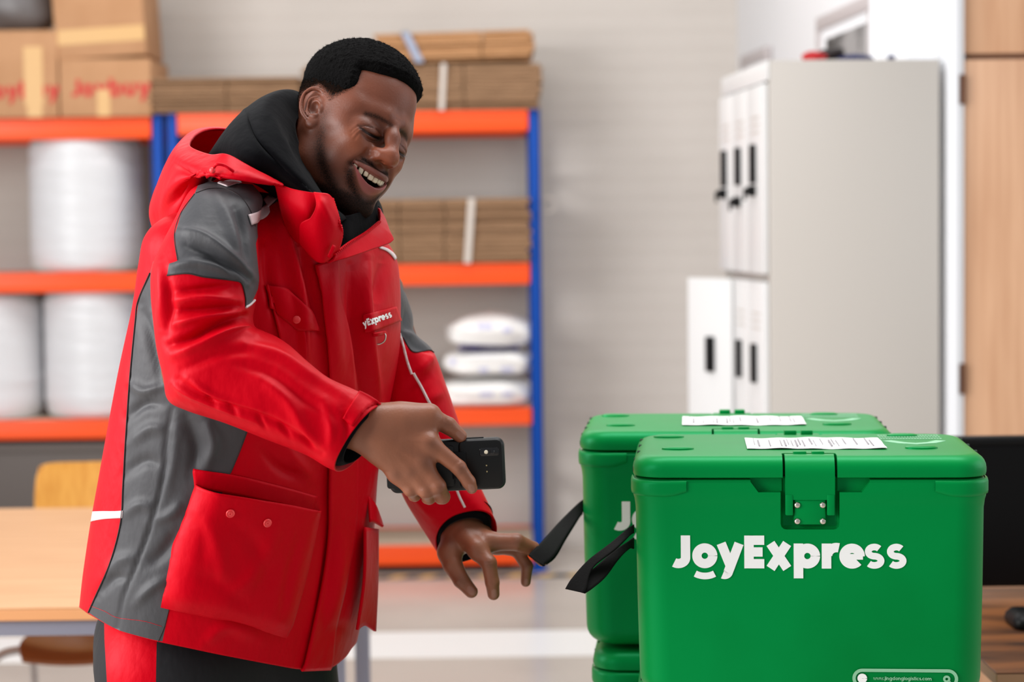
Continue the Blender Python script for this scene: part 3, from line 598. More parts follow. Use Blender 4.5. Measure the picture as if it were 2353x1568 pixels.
def make_box(name, label, FL, detail=True):
    r = thing('delivery_box', label, 'box', (0, 0, 0), YAW, group='green delivery boxes'); u = np.array([math.cos(YAW), math.sin(YAW)]); v = np.array([-u[1], u[0]])
    c = np.array(FL[:2]) + u * BW / 2 + v * BD / 2; r.location = (c[0], c[1], FL[2])
    hy = BD / 2
    link('box_body', BODY, M['green'], r); L = link('lid', LID, M['green'], r)
    # corner band: wavy moulded lip under the seam at the front corners
    for k in range(4):
        for zz0, zz1, out in ((SEAM - .026, SEAM - .0025, .0032),):
            R_ = np.array(rr_ring(BW / 2 + .001, BD / 2 + .001, .046, 0, n=8)); n_ = len(R_); i0 = k * 9; seg = R_[[(i0 + j) % n_ for j in range(9)]]; t0 = nrm(seg[0] - seg[1]); t1 = nrm(seg[-1] - seg[-2]); seg = np.vstack([[seg[0] + t0 * .03], [seg[0] + t0 * .012], seg, [seg[-1] + t1 * .012], [seg[-1] + t1 * .03]]); nn_ = nrm(np.gradient(seg, axis=0)); nn_ = np.stack([nn_[:, 1], -nn_[:, 0], np.zeros(len(seg))], 1); amp_ = np.r_[0, .8, np.ones(9), .8, 0][:, None]; dip = np.r_[.008, .002, np.zeros(9), .002, .008]
            prof = [(zz0, -.001), (zz0 + .002, out * .8), (zz0 + .006, out), (zz1 - .005, out), (zz1 - .001, out * .7), (zz1, -.001)]; Vg = np.array([[seg[j] + nn_[j] * (o_ * amp_[j] if o_ > 0 else o_) + UPZ * (z_ + (dip[j] if q_ < 3 else 0)) for j in range(len(seg))] for q_, (z_, o_) in enumerate(prof)])
            link('corner_guard', mesh_np(Vg.reshape(-1, 3), grid_faces(len(prof), len(seg))), M['green'], r, smooth=True)
    bm = curved_strap()
    for s in (-1, 1): bx(bm, (s * .029 - .0055, -hy - .0005, SEAM - .052), (s * .029 + .0055, -hy + .011, SEAM - .022), bev=.002)
    lt = link('latch', bm_mesh(bm), M['green'], r, auto=35)
    pl = bbx('latch_plate', [((-.0225, -hy + .003, SEAM - .066), (.0225, -hy + .02, SEAM - .028))], M['green'], r, .004)
    for x in (-.0178, .0178):
        for z in (SEAM - .0375, SEAM - .0605):
            V, F = lathe([(.0048, 0), (.0046, .0015), (.003, .003), (.0012, .0036)], 16); V = np.stack([V[:, 0] + x, -hy + .003 - V[:, 2], V[:, 1] + z], -1); link('rivet', mesh_py(V, F), M['steel'], pl, auto=60)
    # top pads and hinge knuckles
    for x, y in ((-.185, -.065), (.165, -.06), (-.20, .10), (.155, .11)):
        V, F = lathe([(.024, ZT_ - .002), (.023, ZT_ + .002), (.019, ZT_ + .0035), (.004, ZT_ + .0035)], 20); V = V * np.array([1, .55, 1]) + np.array([x, y, 0]); link('lid_pad', mesh_py(V, F), M['green'], L, auto=40)
    bbx('hinge', [((-.033, hy - .028, ZT_ - .012), (.033, hy + .004, ZT_ - .001)), ((-.022, hy - .02, ZT_ - .004), (-.003, hy - .004, ZT_ + .006)), ((.004, hy - .02, ZT_ - .004), (.022, hy - .004, ZT_ + .006))], M['green'], r, .002)
    bbx('latch_knuckle', [((-.022, -hy + .028, ZT_ - .004), (-.003, -hy + .04, ZT_ + .004)), ((.004, -hy + .028, ZT_ - .004), (.022, -hy + .04, ZT_ + .004))], M['green'], lt, .002)
    # screw holes round the corners of lid and body
    for sx in (-1, 1):
        for k, (x, y, z) in enumerate(((.2465, -.118, SEAM + .009), (.2455, -.09, SEAM + .018), (.2465, -.04, SEAM + .009), (.2465, .03, SEAM + .009), (.243, .08, SEAM + .02), (.2475, -.118, SEAM - .014), (.2475, .08, SEAM - .014), (.2415, -.06, SEAM + .025), (.2415, .02, SEAM + .025), (.2415, .10, SEAM + .025))):
            V, F = lathe([(.0042, -.002), (.0042, .0022), (.0028, .0026)], 12); V = np.stack([sx * (V[:, 2] + x), V[:, 0] + y, V[:, 1] + z], -1); link('screw_hole', mesh_py(V, F if sx > 0 else [f[::-1] for f in F]), M['hole'], L if z > SEAM else r, auto=40)
    if not detail: return r
    # front lettering: letter boxes measured on the photograph, in metres from the left front edge
    px = {'J': .0535, 'o': .0815, 'y': .1185, 'E': .1555, 'x': .188, 'p': .2245, 'r': .2635, 'e': .287, 's': .322, 's2': .3525}
    size = .0465; t = .283; zb = SEAM - .127; P = []
    for key, x in px.items():
        Ls, adv = glyph(key[0], t); Ls = [q if isinstance(q, tuple) else (q, 1.0) for q in Ls]; parts = [stroke_ribbon(resample(q, 3) if len(q) == 2 else q, t * kk, .0012 / size + i * .0009) for i, (q, kk) in enumerate(Ls)]
        if key == 'o': parts.append(stroke_ribbon(arc(.40, .38, .62, .62, 242, 298), .20, .0012 / size))
        V, F = merge(parts); V = V * size; V = np.stack([V[:, 0] + x - BW / 2, -hy + .0028 - V[:, 2] + (V[:, 1] + zb < .15) * 0, V[:, 1] + zb], -1); link('letter', mesh_py(V, F), M['logo'], r)
    # web address pill
    zp = .0335; x0, x1 = .308 - BW / 2, .450 - BW / 2; h = .0115; yy = -hy + .0045
    def flat2(name, parts, mt, par):
        V, F = merge(parts); V = np.stack([V[:, 0], yy - V[:, 2], V[:, 1]], -1); return link(name, mesh_py(V, F), mt, par)
    ring = np.vstack([arc(x1 - h, zp, h, h, -90, 90, 14), arc(x0 + h, zp, h, h, 90, 270, 14)]); ring = np.vstack([ring, ring[:2]])
    pill = flat2('web_address_outline', [stroke_ribbon(ring, .0045, .001)], M['paleprint'], r)
    Ls, wd = letters('www.jingdonglogistics.com', 1.0, .2, .001, .02); s = .081 / wd
    flat2('web_address', [(np.stack([V[:, 0] * s + x0 + .027, V[:, 1] * s + zp - .0022, V[:, 2] * .4], -1), F) for _, V, F in Ls], M['paleprint'], r)
    flat2('web_address_icon', [stroke_ribbon(arc(x0 + h, zp, .0035, .0035, 0, 360, 20), .0065, .0012)], M['logo'], r)
    flat2('search_icon', [stroke_ribbon(arc(x1 - h - .002, zp, .0035, .0035, 0, 360, 20), .003, .0012), stroke_ribbon(np.array([(x1 - h + .001, zp - .003), (x1 - h + .0035, zp - .0055)]), .0025, .0012)], M['paleprint'], r)
    # paper label on the lid, slightly crumpled, with printed bars
    def top_sheet(name, x0, x1, y0, y1, mt, par, dz, seed, ragged=False, nx=30, ny=8):
        rg = np.random.default_rng(seed); V = []
        for i in range(ny):
            for j in range(nx):
                x = x0 + (x1 - x0) * j / (nx - 1); y = y0 + (y1 - y0) * i / (ny - 1)
                if ragged: y += rg.uniform(-.006, .006) * (i in (0, ny - 1)); 
                sag = -.0035 * math.exp(-(x / .006) ** 2) if abs(y0) > .5 else 0
                V.append((x, y, ZT_ + dz + (.0006 * math.sin(40 * x + 70 * y + seed) + .0005 * math.sin(130 * x) if dz < .003 else .0006 * math.sin(40 * x + 70 * y + 2)) + sag))
        V = np.array(V); F = [tuple(map(int, f)) for f in grid_faces(ny, nx)]; V2 = V - np.array([0, 0, .0006]); Vm, Fm = merge([(V, F), (V2, [f[::-1] for f in F])]); return link(name, mesh_py(Vm, Fm), mt, par, smooth=True)
    lx0, lx1 = -.085, .115
    lab = top_sheet('paper_label', lx0, lx1, -.075, .072, M['paper'], L, .0018, 2)
    rg = np.random.default_rng(5); parts = []
    for k in range(34):
        x = lx0 + .012 + k * .0055; 
        if rg.random() < .35: continue
        wd_ = rg.choice([.0008, .0015, .0024]); a, b = (-.05, .03) if k % 3 else (-.03, .05)
        P = [(x, a, 0), (x + wd_, a, 0), (x + wd_, b, 0), (x, b, 0)]; V = np.array([(p[0], p[1], ZT_ + .0034) for p in P] + [(p[0], p[1], ZT_ + .0024) for p in P]); parts.append((V, [(0, 1, 2, 3), (7, 6, 5, 4), (0, 4, 5, 1), (1, 5, 6, 2), (2, 6, 7, 3), (3, 7, 4, 0)]))
    V, F = merge(parts); o = link('barcode', mesh_py(V, F), M['ink'], lab); o['kind'] = 'stuff'
    # worn white print on the lid (lines of small print and a tray mark)
    parts = []
    for k, yy2 in enumerate((.062, .085, .107)):
        for q in range(22):
            x = .118 + q * .0042; parts.append((np.array([(x, yy2, ZT_ + .0006), (x + .003, yy2, ZT_ + .0006), (x + .003, yy2 + .011, ZT_ + .0006), (x, yy2 + .011, ZT_ + .0006)]), [(0, 1, 2, 3)]))
    V, F = merge(parts); o = link('small_print', mesh_py(V, F), M['paleprint'], L); o['kind'] = 'stuff'
    V, F = stroke_ribbon(np.array([(.125, .04), (.145, .01), (.165, -.002), (.188, .012), (.205, .04)]), .016, .0008); V = V + np.array([0, 0, ZT_ - .0002]); link('worn_print', mesh_py(V, F), M['paleprint'], L)
    return r
ZTOPB = 1.168; F1 = (.1685, 2.795); F2 = (.105, 3.15)
b1 = make_box('b', 'green delivery box in front with full white lettering, lid closed', (F1[0], F1[1], ZTOPB - BH))
b2 = make_box('b', 'green delivery box standing behind the front lettered box, topmost of the rear stack', (F2[0], F2[1], ZTOPB - BH))
b3 = make_box('b', 'green box at the bottom of the rear stack, only its lid corner showing', (F2[0] + .018, F2[1], ZTOPB - 2 * BH - .004), False)
b4 = make_box('b', 'green box directly beneath the front lettered box', (F1[0], F1[1], ZTOPB - 2 * BH - .004), False)
tr = thing('platform_trolley', 'low dark platform trolley carrying the green boxes', 'trolley', (.40, 3.1, 0), YAW)
zt4 = ZTOPB - 2 * BH - .006
bm = bmesh.new(); bx(bm, (-.36, -.42, zt4 - .04), (.36, .42, zt4), bev=.008); link('platform', bm_mesh(bm), M['blackmatte'], tr, auto=35)
for sx in (-.3, .3):
    for sy in (-.34, .34): box('leg', (sx - .02, sy - .02, .0), (sx + .02, sy + .02, zt4 - .041), M['greysteel'], tr, .003)
# webbing pull handles on the left ends
def ribbon(name, rows, mt, parent, th=.0022, n=30, m_=8):
    P = np.asarray(rows, float); P = cubic(P, n); P = cubic(P.transpose(1, 0, 2), m_).transpose(1, 0, 2); V = P.reshape(-1, 3); o = link(name, mesh_np(V, grid_faces(n, m_)), mt, parent, smooth=True)
    md = o.modifiers.new('s', 'SOLIDIFY'); md.thickness = th; md.offset = 0; return o
def handle(parent, rows_px):
    """rows of (pxA,pyA,DA, pxB,pyB,DB)"""
    inv = Matrix.Translation(parent.location) @ Matrix.Rotation(YAW, 4, 'Z'); inv = np.array(inv.inverted())
    R = []
    for a in rows_px:
        p, q = at(*a[:3]), at(*a[3:]); mid = (p + q) / 2; R.append([inv[:3, :3] @ v + inv[:3, 3] for v in (p, mid, q)])
    return ribbon('pull_strap', R, M['webbing'], parent)
handle(b2, [(1340, 1148, 3.22, 1340, 1176, 3.20), (1322, 1164, 3.20, 1332, 1188, 3.17), (1280, 1206, 3.14, 1304, 1228, 3.11), (1240, 1250, 3.02, 1275, 1276, 3.01), (1216, 1274, 2.985, 1250, 1299, 2.98), (1220, 1279, 2.98, 1252, 1301, 2.975)])
handle(b2, [(1336, 1156, 3.25, 1338, 1182, 3.24), (1314, 1176, 3.235, 1328, 1196, 3.21), (1276, 1214, 3.17, 1302, 1238, 3.14), (1240, 1252, 3.055, 1278, 1280, 3.05), (1219, 1276, 2.995, 1258, 1297, 2.99)])
handle(b1, [(1456, 1206, 2.90, 1456, 1226, 2.89), (1444, 1214, 2.885, 1447, 1232, 2.87), (1405, 1248, 2.85, 1415, 1262, 2.83), (1350, 1290, 2.82, 1362, 1306, 2.81), (1314, 1330, 2.80, 1348, 1352, 2.79), (1299, 1354, 2.795, 1342, 1363, 2.785)])
handle(b1, [(1456, 1236, 2.94, 1456, 1262, 2.92), (1444, 1244, 2.91, 1446, 1262, 2.90), (1412, 1266, 2.87, 1420, 1288, 2.85), (1372, 1300, 2.83, 1392, 1326, 2.815), (1335, 1332, 2.805, 1362, 1352, 2.795), (1303, 1353, 2.80, 1344, 1364, 2.79)])
# ================================================================== SIGNED-DISTANCE SCULPTING TOOLS
def smin(a, b, k):
    h = np.maximum(k - np.abs(a - b), 0) / k; return np.minimum(a, b) - h * h * k * 0.25
class Fld:
    def __init__(s, lo, hi, h):
        s.lo = np.array(lo, float); s.h = h; s.n = np.ceil((np.array(hi) - s.lo) / h).astype(int) + 1
        s.ax = [(s.lo[i] + h * np.arange(s.n[i])).astype(np.float32) for i in range(3)]; s.f = np.full(s.n, 0.2, np.float32)
    def sl(s, lo, hi):
        a = np.maximum(np.floor((np.array(lo) - s.lo) / s.h).astype(int), 0); b = np.minimum(np.ceil((np.array(hi) - s.lo) / s.h).astype(int) + 1, s.n)
        if (b <= a).any(): return None, None
        S_ = tuple(slice(a[i], b[i]) for i in range(3)); return S_, (s.ax[0][S_[0]][:, None, None], s.ax[1][S_[1]][None, :, None], s.ax[2][S_[2]][None, None, :])
    def op(s, fn, lo, hi, k, mode='u'):
        m = k * 1.2 + 3 * s.h; S_, P = s.sl(np.array(lo) - m, np.array(hi) + m)
        if S_ is None: return
        d = fn(*P).astype(np.float32); g = s.f[S_]
        s.f[S_] = smin(g, d, k) if mode == 'u' else -smin(-g, d, k)
    def ell(s, c, r, k=.01, R=None, mode='u'):
        c = np.array(c); r = np.array(r); e = r if R is None else np.abs(R) @ r
        def fn(X, Y, Z):
            p = [X - c[0], Y - c[1], Z - c[2]]
            if R is not None: p = [R[0, i] * p[0] + R[1, i] * p[1] + R[2, i] * p[2] for i in range(3)]
            k0 = np.sqrt((p[0] / r[0]) ** 2 + (p[1] / r[1]) ** 2 + (p[2] / r[2]) ** 2); k1 = np.sqrt((p[0] / r[0] ** 2) ** 2 + (p[1] / r[1] ** 2) ** 2 + (p[2] / r[2] ** 2) ** 2)
            return k0 * (k0 - 1) / (k1 + 1e-9)
        s.op(fn, c - e, c + e, k, mode)
    def cone(s, a, b, ra, rb, k=.01, mode='u'):
        a = np.array(a, float); b = np.array(b, float); ab = b - a; L = ab @ ab + 1e-12; r = max(ra, rb)
        def fn(X, Y, Z):
            x, y, z = X - a[0], Y - a[1], Z - a[2]; t = np.clip((x * ab[0] + y * ab[1] + z * ab[2]) / L, 0, 1)
            return np.sqrt((x - t * ab[0]) ** 2 + (y - t * ab[1]) ** 2 + (z - t * ab[2]) ** 2) - (ra + (rb - ra) * t)
        s.op(fn, np.minimum(a, b) - r, np.maximum(a, b) + r, k, mode)
    def chain(s, P, r, k=.006, kk=None, mode='u'):
        for i in range(len(P) - 1): s.cone(P[i], P[i + 1], r[i], r[i + 1], k if i == 0 or kk is None else kk, mode)
    def brush(s, P, wd, amp):
        """push the surface out (amp>0) or in along a polyline"""
        P = np.atleast_2d(np.array(P, float)); P = P if len(P) > 1 else np.vstack([P, P + 1e-6]); S_, G = s.sl(P.min(0) - 2.6 * wd, P.max(0) + 2.6 * wd)
        if S_ is None: return
        d2 = None; L = np.r_[0, np.cumsum(np.linalg.norm(np.diff(P, axis=0), axis=1))]; n = len(P) - 1
        for i in range(n):
            a, b = P[i], P[i + 1]; ab = b - a; LL = ab @ ab + 1e-12; x, y, z = G[0] - a[0], G[1] - a[1], G[2] - a[2]; t = np.clip((x * ab[0] + y * ab[1] + z * ab[2]) / LL, 0, 1)
            q = (x - t * ab[0]) ** 2 + (y - t * ab[1]) ** 2 + (z - t * ab[2]) ** 2; d2 = q if d2 is None else np.minimum(d2, q)
        s.f[S_] -= (amp * np.exp(-d2 / (wd * wd))).astype(np.float32)
    def mesh(s, smooth=2):
        f = s.f; n = s.n; ins = f < 0; cn = n - 1; acc = np.zeros((0, 3)); ids = []; pts = []; quads = []
        cid = lambda i, j, k: (i * cn[1] + j) * cn[2] + k
        for ax in range(3):
            o = [0, 0, 0]; o[ax] = 1; A = tuple(slice(0, n[i] - o[i]) for i in range(3)); B = tuple(slice(o[i], n[i]) for i in range(3))
            I = np.argwhere(ins[A] != ins[B])
            if not len(I): continue
            J = I + np.array(o); fa = f[I[:, 0], I[:, 1], I[:, 2]]; fb = f[J[:, 0], J[:, 1], J[:, 2]]; t = fa / (fa - fb); p = I + t[:, None] * np.array(o)
            u, v = (ax + 1) % 3, (ax + 2) % 3; q = []; ok = (I[:, u] > 0) & (I[:, v] > 0) & (I[:, u] < cn[u]) & (I[:, v] < cn[v])
            for du, dv in ((-1, -1), (0, -1), (0, 0), (-1, 0)):
                Cc = I.copy(); Cc[:, u] += du; Cc[:, v] += dv; val = (Cc >= 0).all(1) & (Cc < cn).all(1); c = cid(Cc[:, 0], Cc[:, 1], Cc[:, 2]); ids.append(c[val]); pts.append(p[val]); q.append(c)
            q = np.stack(q, 1)[ok]; fl = fa[ok] >= 0; q[fl] = q[fl][:, ::-1]; quads.append(q)
        ids = np.concatenate(ids); pts = np.concatenate(pts); quads = np.concatenate(quads); U, inv = np.unique(ids, return_inverse=True); cnt = np.bincount(inv)
        V = np.stack([np.bincount(inv, pts[:, i]) / cnt for i in range(3)], 1); F = np.searchsorted(U, quads)
        used = np.unique(F); mp = -np.ones(len(V), int); mp[used] = np.arange(len(used)); V = V[used]; F = mp[F]
        E = np.vstack([F[:, [0, 1]], F[:, [1, 2]], F[:, [2, 3]], F[:, [3, 0]]]); deg = np.bincount(E.ravel(), minlength=len(V))
        for k in range(smooth):
            for lam in (.55, -.57):
                sm = np.stack([np.bincount(E[:, 0], V[E[:, 1], i], len(V)) + np.bincount(E[:, 1], V[E[:, 0], i], len(V)) for i in range(3)], 1) / np.maximum(deg, 1)[:, None]; V = V + lam * (sm - V)
        return s.lo + s.h * V, F
def vcol(me, name, colr):
    a = me.color_attributes.new(name, 'FLOAT_COLOR', 'POINT'); c = np.ones((len(me.vertices), 4), np.float32); c[:, :3] = colr; a.data.foreach_set('color', c.ravel())
def vfloat(me, name, v):
    a = me.attributes.new(name, 'FLOAT', 'POINT'); a.data.foreach_set('value', np.asarray(v, np.float32))
def L3(c): return np.array(lin(c)[:3])
def sstep(a, b, x): t = np.clip((x - a) / (b - a), 0, 1); return t * t * (3 - 2 * t)
def pdist(V, P):
    P = np.asarray(P, float); d = np.full(len(V), 9.0)
    for a, b in zip(P[:-1], P[1:]):
        ab = b - a; t = np.clip(((V - a) @ ab) / (ab @ ab + 1e-12), 0, 1); d = np.minimum(d, np.linalg.norm(V - a - t[:, None] * ab, axis=1))
    return d
def skin_material():
    m = bpy.data.materials.new('dark_skin'); m.use_nodes = True; nt = m.node_tree; b = nt.nodes['Principled BSDF']; N = nt.nodes.new; K = nt.links.new
    at_ = N('ShaderNodeAttribute'); at_.attribute_name = 'Col'; be = N('ShaderNodeAttribute'); be.attribute_name = 'beard'; gl = N('ShaderNodeAttribute'); gl.attribute_name = 'rough'
    tc = N('ShaderNodeTexCoord'); n1 = N('ShaderNodeTexNoise'); n1.inputs['Scale'].default_value = 620; n1.inputs['Detail'].default_value = 2; K(tc.outputs['Object'], n1.inputs[0])
    n2 = N('ShaderNodeTexNoise'); n2.inputs['Scale'].default_value = 55; n2.inputs['Detail'].default_value = 4; K(tc.outputs['Object'], n2.inputs[0])
    ad = N('ShaderNodeMath'); ad.operation = 'MULTIPLY_ADD'; ad.inputs[1].default_value = 1.6; K(be.outputs['Fac'], ad.inputs[0]); K(n1.outputs[0], ad.inputs[2])
    rp = N('ShaderNodeMapRange'); rp.inputs['From Min'].default_value = .70; rp.inputs['From Max'].default_value = 1.20; K(ad.outputs[0], rp.inputs[0])
    mul = N('ShaderNodeMath'); mul.operation = 'MULTIPLY'; K(rp.outputs[0], mul.inputs[0]); cl = N('ShaderNodeMath'); cl.operation = 'GREATER_THAN'; cl.inputs[1].default_value = .02; K(be.outputs['Fac'], cl.inputs[0]); K(cl.outputs[0], mul.inputs[1])
    mx = N('ShaderNodeMix'); mx.data_type = 'RGBA'; K(mul.outputs[0], mx.inputs[0]); mx.inputs[7].default_value = lin((22, 15, 12))
    vr = N('ShaderNodeMix'); vr.data_type = 'RGBA'; vr.blend_type = 'MULTIPLY'; vr.inputs[0].default_value = .35; K(at_.outputs['Color'], vr.inputs[6])
    cr = N('ShaderNodeValToRGB'); cr.color_ramp.elements[0].color = (.62, .55, .5, 1); cr.color_ramp.elements[1].color = (1.25, 1.2, 1.2, 1); K(n2.outputs[0], cr.inputs[0]); K(cr.outputs[0], vr.inputs[7]); K(vr.outputs[2], mx.inputs[6])
    K(mx.outputs[2], b.inputs['Base Color']); K(gl.outputs['Fac'], b.inputs['Roughness']); b.inputs['Specular IOR Level'].default_value = .5; sm = N('ShaderNodeMath'); sm.operation = 'MULTIPLY_ADD'; sm.inputs[1].default_value = -.9; sm.inputs[2].default_value = .40; sm.use_clamp = True; K(be.outputs['Fac'], sm.inputs[0]); K(sm.outputs[0], b.inputs['Specular IOR Level'])
    b.inputs['Subsurface Weight'].default_value = .12; b.inputs['Subsurface Radius'].default_value = (.012, .005, .003); b.inputs['Subsurface Scale'].default_value = .4
    u = N('ShaderNodeBump'); u.inputs['Strength'].default_value = .22; u.inputs['Distance'].default_value = .0012; n3 = N('ShaderNodeTexNoise'); n3.inputs['Scale'].default_value = 330; n3.inputs['Detail'].default_value = 3; K(tc.outputs['Object'], n3.inputs[0]); K(n3.outputs[0], u.inputs['Height'])
    K(u.outputs[0], b.inputs['Normal']); return m
M['skin'] = skin_material()
M['hair'] = mat('black_hair', (9, 8, 8), 0.9, spec=.06, bump=[(420, .8, .003, (1, 1, 1))])
M['teeth'] = mat('teeth', (236, 222, 196), 0.25)
M['lash'] = mat('black_lash', (12, 9, 9), 0.5)
M['nail'] = mat('fingernail', (150, 104, 88), 0.3)
# ================================================================== HEAD (local frame: x his right, y forward, z up, origin between the ears)
RC = np.array([[-0.63642613, 0.6821066, 0.36012825], [-0.68113569, -0.71608063, 0.15258668], [0.36196125, -0.14818605, 0.92033958]])   # columns right, fwd, up in camera axes (right, depth, up)
HB = np.stack([MN @ np.array([c[0], c[2], -c[1]]) for c in RC.T], 1); HO = at(801.1, 317.9, 2.85)
h2w = lambda P: HO + np.asarray(P, float) @ HB.T
w2h = lambda P: (np.asarray(P, float) - HO) @ HB
NECKW = at(742, 500, 2.875); NECKL = w2h(NECKW)
def mirror(P): P = np.array(P, float); P = P.copy(); P[..., 0] *= -1; return P
def zu(x): return -.0524 + .0068 * (np.abs(x) / .034) ** 1.8          # lower edge of the upper lip
def zl(x): return -.0655 + .0185 * (np.abs(x) / .034) ** 2.2          # upper edge of the lower lip
def build_head(h=.00135):
    g = Fld((-.1, -.125, -.19), (.1, .132, .158), h)
    g.ell((0, -.018, .056), (.0745, .090, .083), .01)
    g.ell((0, .021, .055), (.051, .059, .058), .03)
    g.ell((0, .026, -.012), (.054, .052, .078), .03)
    for s in (1, -1):
        m = lambda P: np.array(P, float) * np.array([s, 1, 1])
        g.cone(m((.056, -.002, -.012)), m((.052, .010, -.056)), .019, .017, .03); g.cone(m((.052, .010, -.056)), m((.018, .066, -.092)), .017, .015, .025)
        g.ell(m((.044, .043, -.002)), (.020, .024, .019), .016)
        g.ell(m((.036, .064, -.016)), (.018, .017, .015), .014)
        g.cone(m((.013, .0790, .034)), m((.044, .058, .032)), .0085, .008, .014)
        g.ell(m((.052, .026, .03)), (.015, .03, .03), .02)
    g.ell((0, .062, -.052), (.038, .033, .032), .02)
    for s in (1, -1): g.ell((s * .038, .044, -.040), (.020, .022, .024), .02)
    g.ell((0, .066, -.096), (.021, .0145, .0125), .02)
    # neck
    g.cone((0, -.026, -.02), NECKL + np.array([0, -.02, -.02]), .056, .064, .03)
    g.cone((0, .02, -.085), NECKL + np.array([0, .02, 0]), .034, .05, .03)
    for s in (1, -1):
        m = lambda P: np.array(P, float) * np.array([s, 1, 1])
        # eye socket, lids
        g.ell(m((.031, .0945, .013)), (.019, .014, .011), .014, mode='c')
        g.ell(m((.0315, .0660, .009)), (.0180, .0145, .0115), .010)
        g.ell(m((.033, .071, -.004)), (.016, .010, .006), .008)
    # nose
    g.chain([np.array(p) for p in ((0, .085, .026), (0, .094, .008), (0, .1045, -.016))], [.0070, .0080, .0105], .012)
    g.ell((0, .1045, -.0225), (.0128, .0115, .0105), .008)
    for s in (1, -1):
        m = lambda P: np.array(P, float) * np.array([s, 1, 1])
        g.ell(m((.0138, .0925, -.0230)), (.0082, .0115, .0080), .011)
        g.ell(m((.0075, .0995, -.0345)), (.0048, .0062, .0058), .003, mode='c')
        g.brush([m((.0235, .088, -.016)), m((.0255, .083, -.026))], .004, -.0022)
    # lips
    xs = np.linspace(-.034, .034, 19); q = 1 - (np.abs(xs) / .034) ** 2
    up = np.stack([xs, .058 + .0385 * q ** .75, zu(xs) + .0045], 1); lo = np.stack([xs, .056 + .0225 * q ** .7, zl(xs) - .0060 + .003 * (1 - q)], 1)
    g.chain(up, .0020 + .0028 * q ** .6, .006, .002); g.chain(lo, .0022 + .0062 * q ** .6, .007, .002)
    g.brush([(0, .1045, -.0405), (0, .104, -.036)], .0035, -.0012)
    g.brush([(-.012, .076, -.0865), (.012, .076, -.0865)], .006, -.0022)
    # mouth opening
    def mouth(X, Y, Z):
        t = np.maximum(Z - zu(X), zl(X) - Z) * .9; t = np.maximum(t, np.abs(X) - .0335); return np.maximum(np.maximum(t, .030 - Y + 3 * np.abs(X) ** 1.5), Y - .16) + 0 * X
    g.op(mouth, (-.036, .025, -.08), (.036, .13, -.04), .0025, 'c')
    for s in (1, -1):
        m = lambda P: np.array(P, float) * np.array([s, 1, 1])
        # ear
        c0 = m((.0725, -.0015, .0105)); ax = nrm(m((.006, -.40, .91))); fw = nrm(m((-.40, .86, .30))); fw = nrm(fw - ax * (fw @ ax)); nn = np.cross(fw, ax) * s; nn = nn if nn[0] * s > 0 else -nn
        E2 = lambda u, v, w=0.: c0 + fw * u + ax * v + nn * w
        R = np.stack([fw, ax, nn], 1)
        g.ell(E2(-.002, .002, -.002), (.0165, .0275, .0042), .004, R)
        g.cone(E2(.008, 0, -.008), E2(.004, .005, -.002), .012, .009, .008)
        rim = cubic(np.array([E2(*p) for p in ((.011, .006, .001), (.0135, .018, .002), (.008, .0275, .004), (-.004, .0305, .006), (-.0145, .023, .007), (-.0185, .009, .007), (-.0165, -.006, .006), (-.010, -.017, .004))]), 26); g.chain(rim, np.full(26, .0029), .0025, .001)
        g.ell(E2(-.0025, -.0225, .002), (.0085, .0085, .0042), .004, R)
        ah = cubic(np.array([E2(*p) for p in ((.003, .018, .002), (-.006, .014, .004), (-.0105, .003, .005), (-.0075, -.009, .004), (-.001, -.0125, .003))]), 14); g.chain(ah, np.full(14, .0026), .0025, .001)
        g.ell(E2(.001, -.001, .0055), (.0075, .0105, .0075), .003, R, 'c'); g.ell(E2(-.0118, .010, .0068), (.0022, .014, .0035), .002, R, 'c')
        g.ell(E2(.0105, -.004, .004), (.0040, .0062, .0035), .003, R); g.ell(E2(.002, -.0135, .004), (.0042, .0036, .0028), .003, R)
        g.brush([m((.077, -.006, -.026)), m((.07, .004, -.03))], .006, -.001)
    return g

g0 = build_head(.0022); _v, _f = g0.mesh(1); HBV = BVHTree.FromPolygons([Vector(q) for q in h2w(_v)], [tuple(map(int, f)) for f in _f])
def on_bvh(bv, px, py, off=0.0):
    """point of a surface seen at a photograph pixel (used to measure where features sit)"""
    d = Vector(at(px, py, 3.0) - CAM).normalized(); h = bv.ray_cast(Vector(CAM), d)
    if h[0] is None: return None, None
    n = np.array(h[1]); n = n if n @ np.array(d) < 0 else -n
    return np.array(h[0]) + n * off, n
def hpx(pts, n=None):
    P = [on_bvh(HBV, *p)[0] for p in pts]; P = w2h(np.array([p for p in P if p is not None])); return P if n is None else cubic(P, n)
FEAT = dict(
    lash=hpx([(829, 294), (842, 304), (856, 312), (868, 317), (880, 318)], 20),
    fold=hpx([(824, 289), (838, 290), (852, 293), (866, 299), (879, 309)], 20),
    under=hpx([(832, 305), (842, 317), (856, 325), (870, 326), (880, 321)], 16),
    lower=hpx([(834, 299), (846, 312), (860, 319), (874, 320)], 16),
    naso=hpx([(862, 352), (848, 354), (832, 360), (815, 368), (803, 379), (797, 394)], 22),
    crow1=hpx([(822, 291), (812, 297), (806, 304)], 6), crow2=hpx([(825, 296), (815, 303), (808, 311)], 6), crow3=hpx([(829, 302), (821, 311), (815, 320)], 6), brow=hpx([(841, 262), (856, 265), (872, 271), (886, 279), (899, 288)], 16), mous=hpx([(806, 376), (822, 373), (842, 380), (862, 390), (880, 397), (893, 401)], 20),
    jaw=hpx([(745, 262), (741, 290), (736, 325), (738, 360), (748, 395), (764, 428), (784, 456), (806, 474), (826, 482)], 36), goat=hpx([(803, 396), (806, 420), (815, 443), (826, 460)], 14), smile=hpx([(812, 360), (830, 345), (852, 338)], 8))
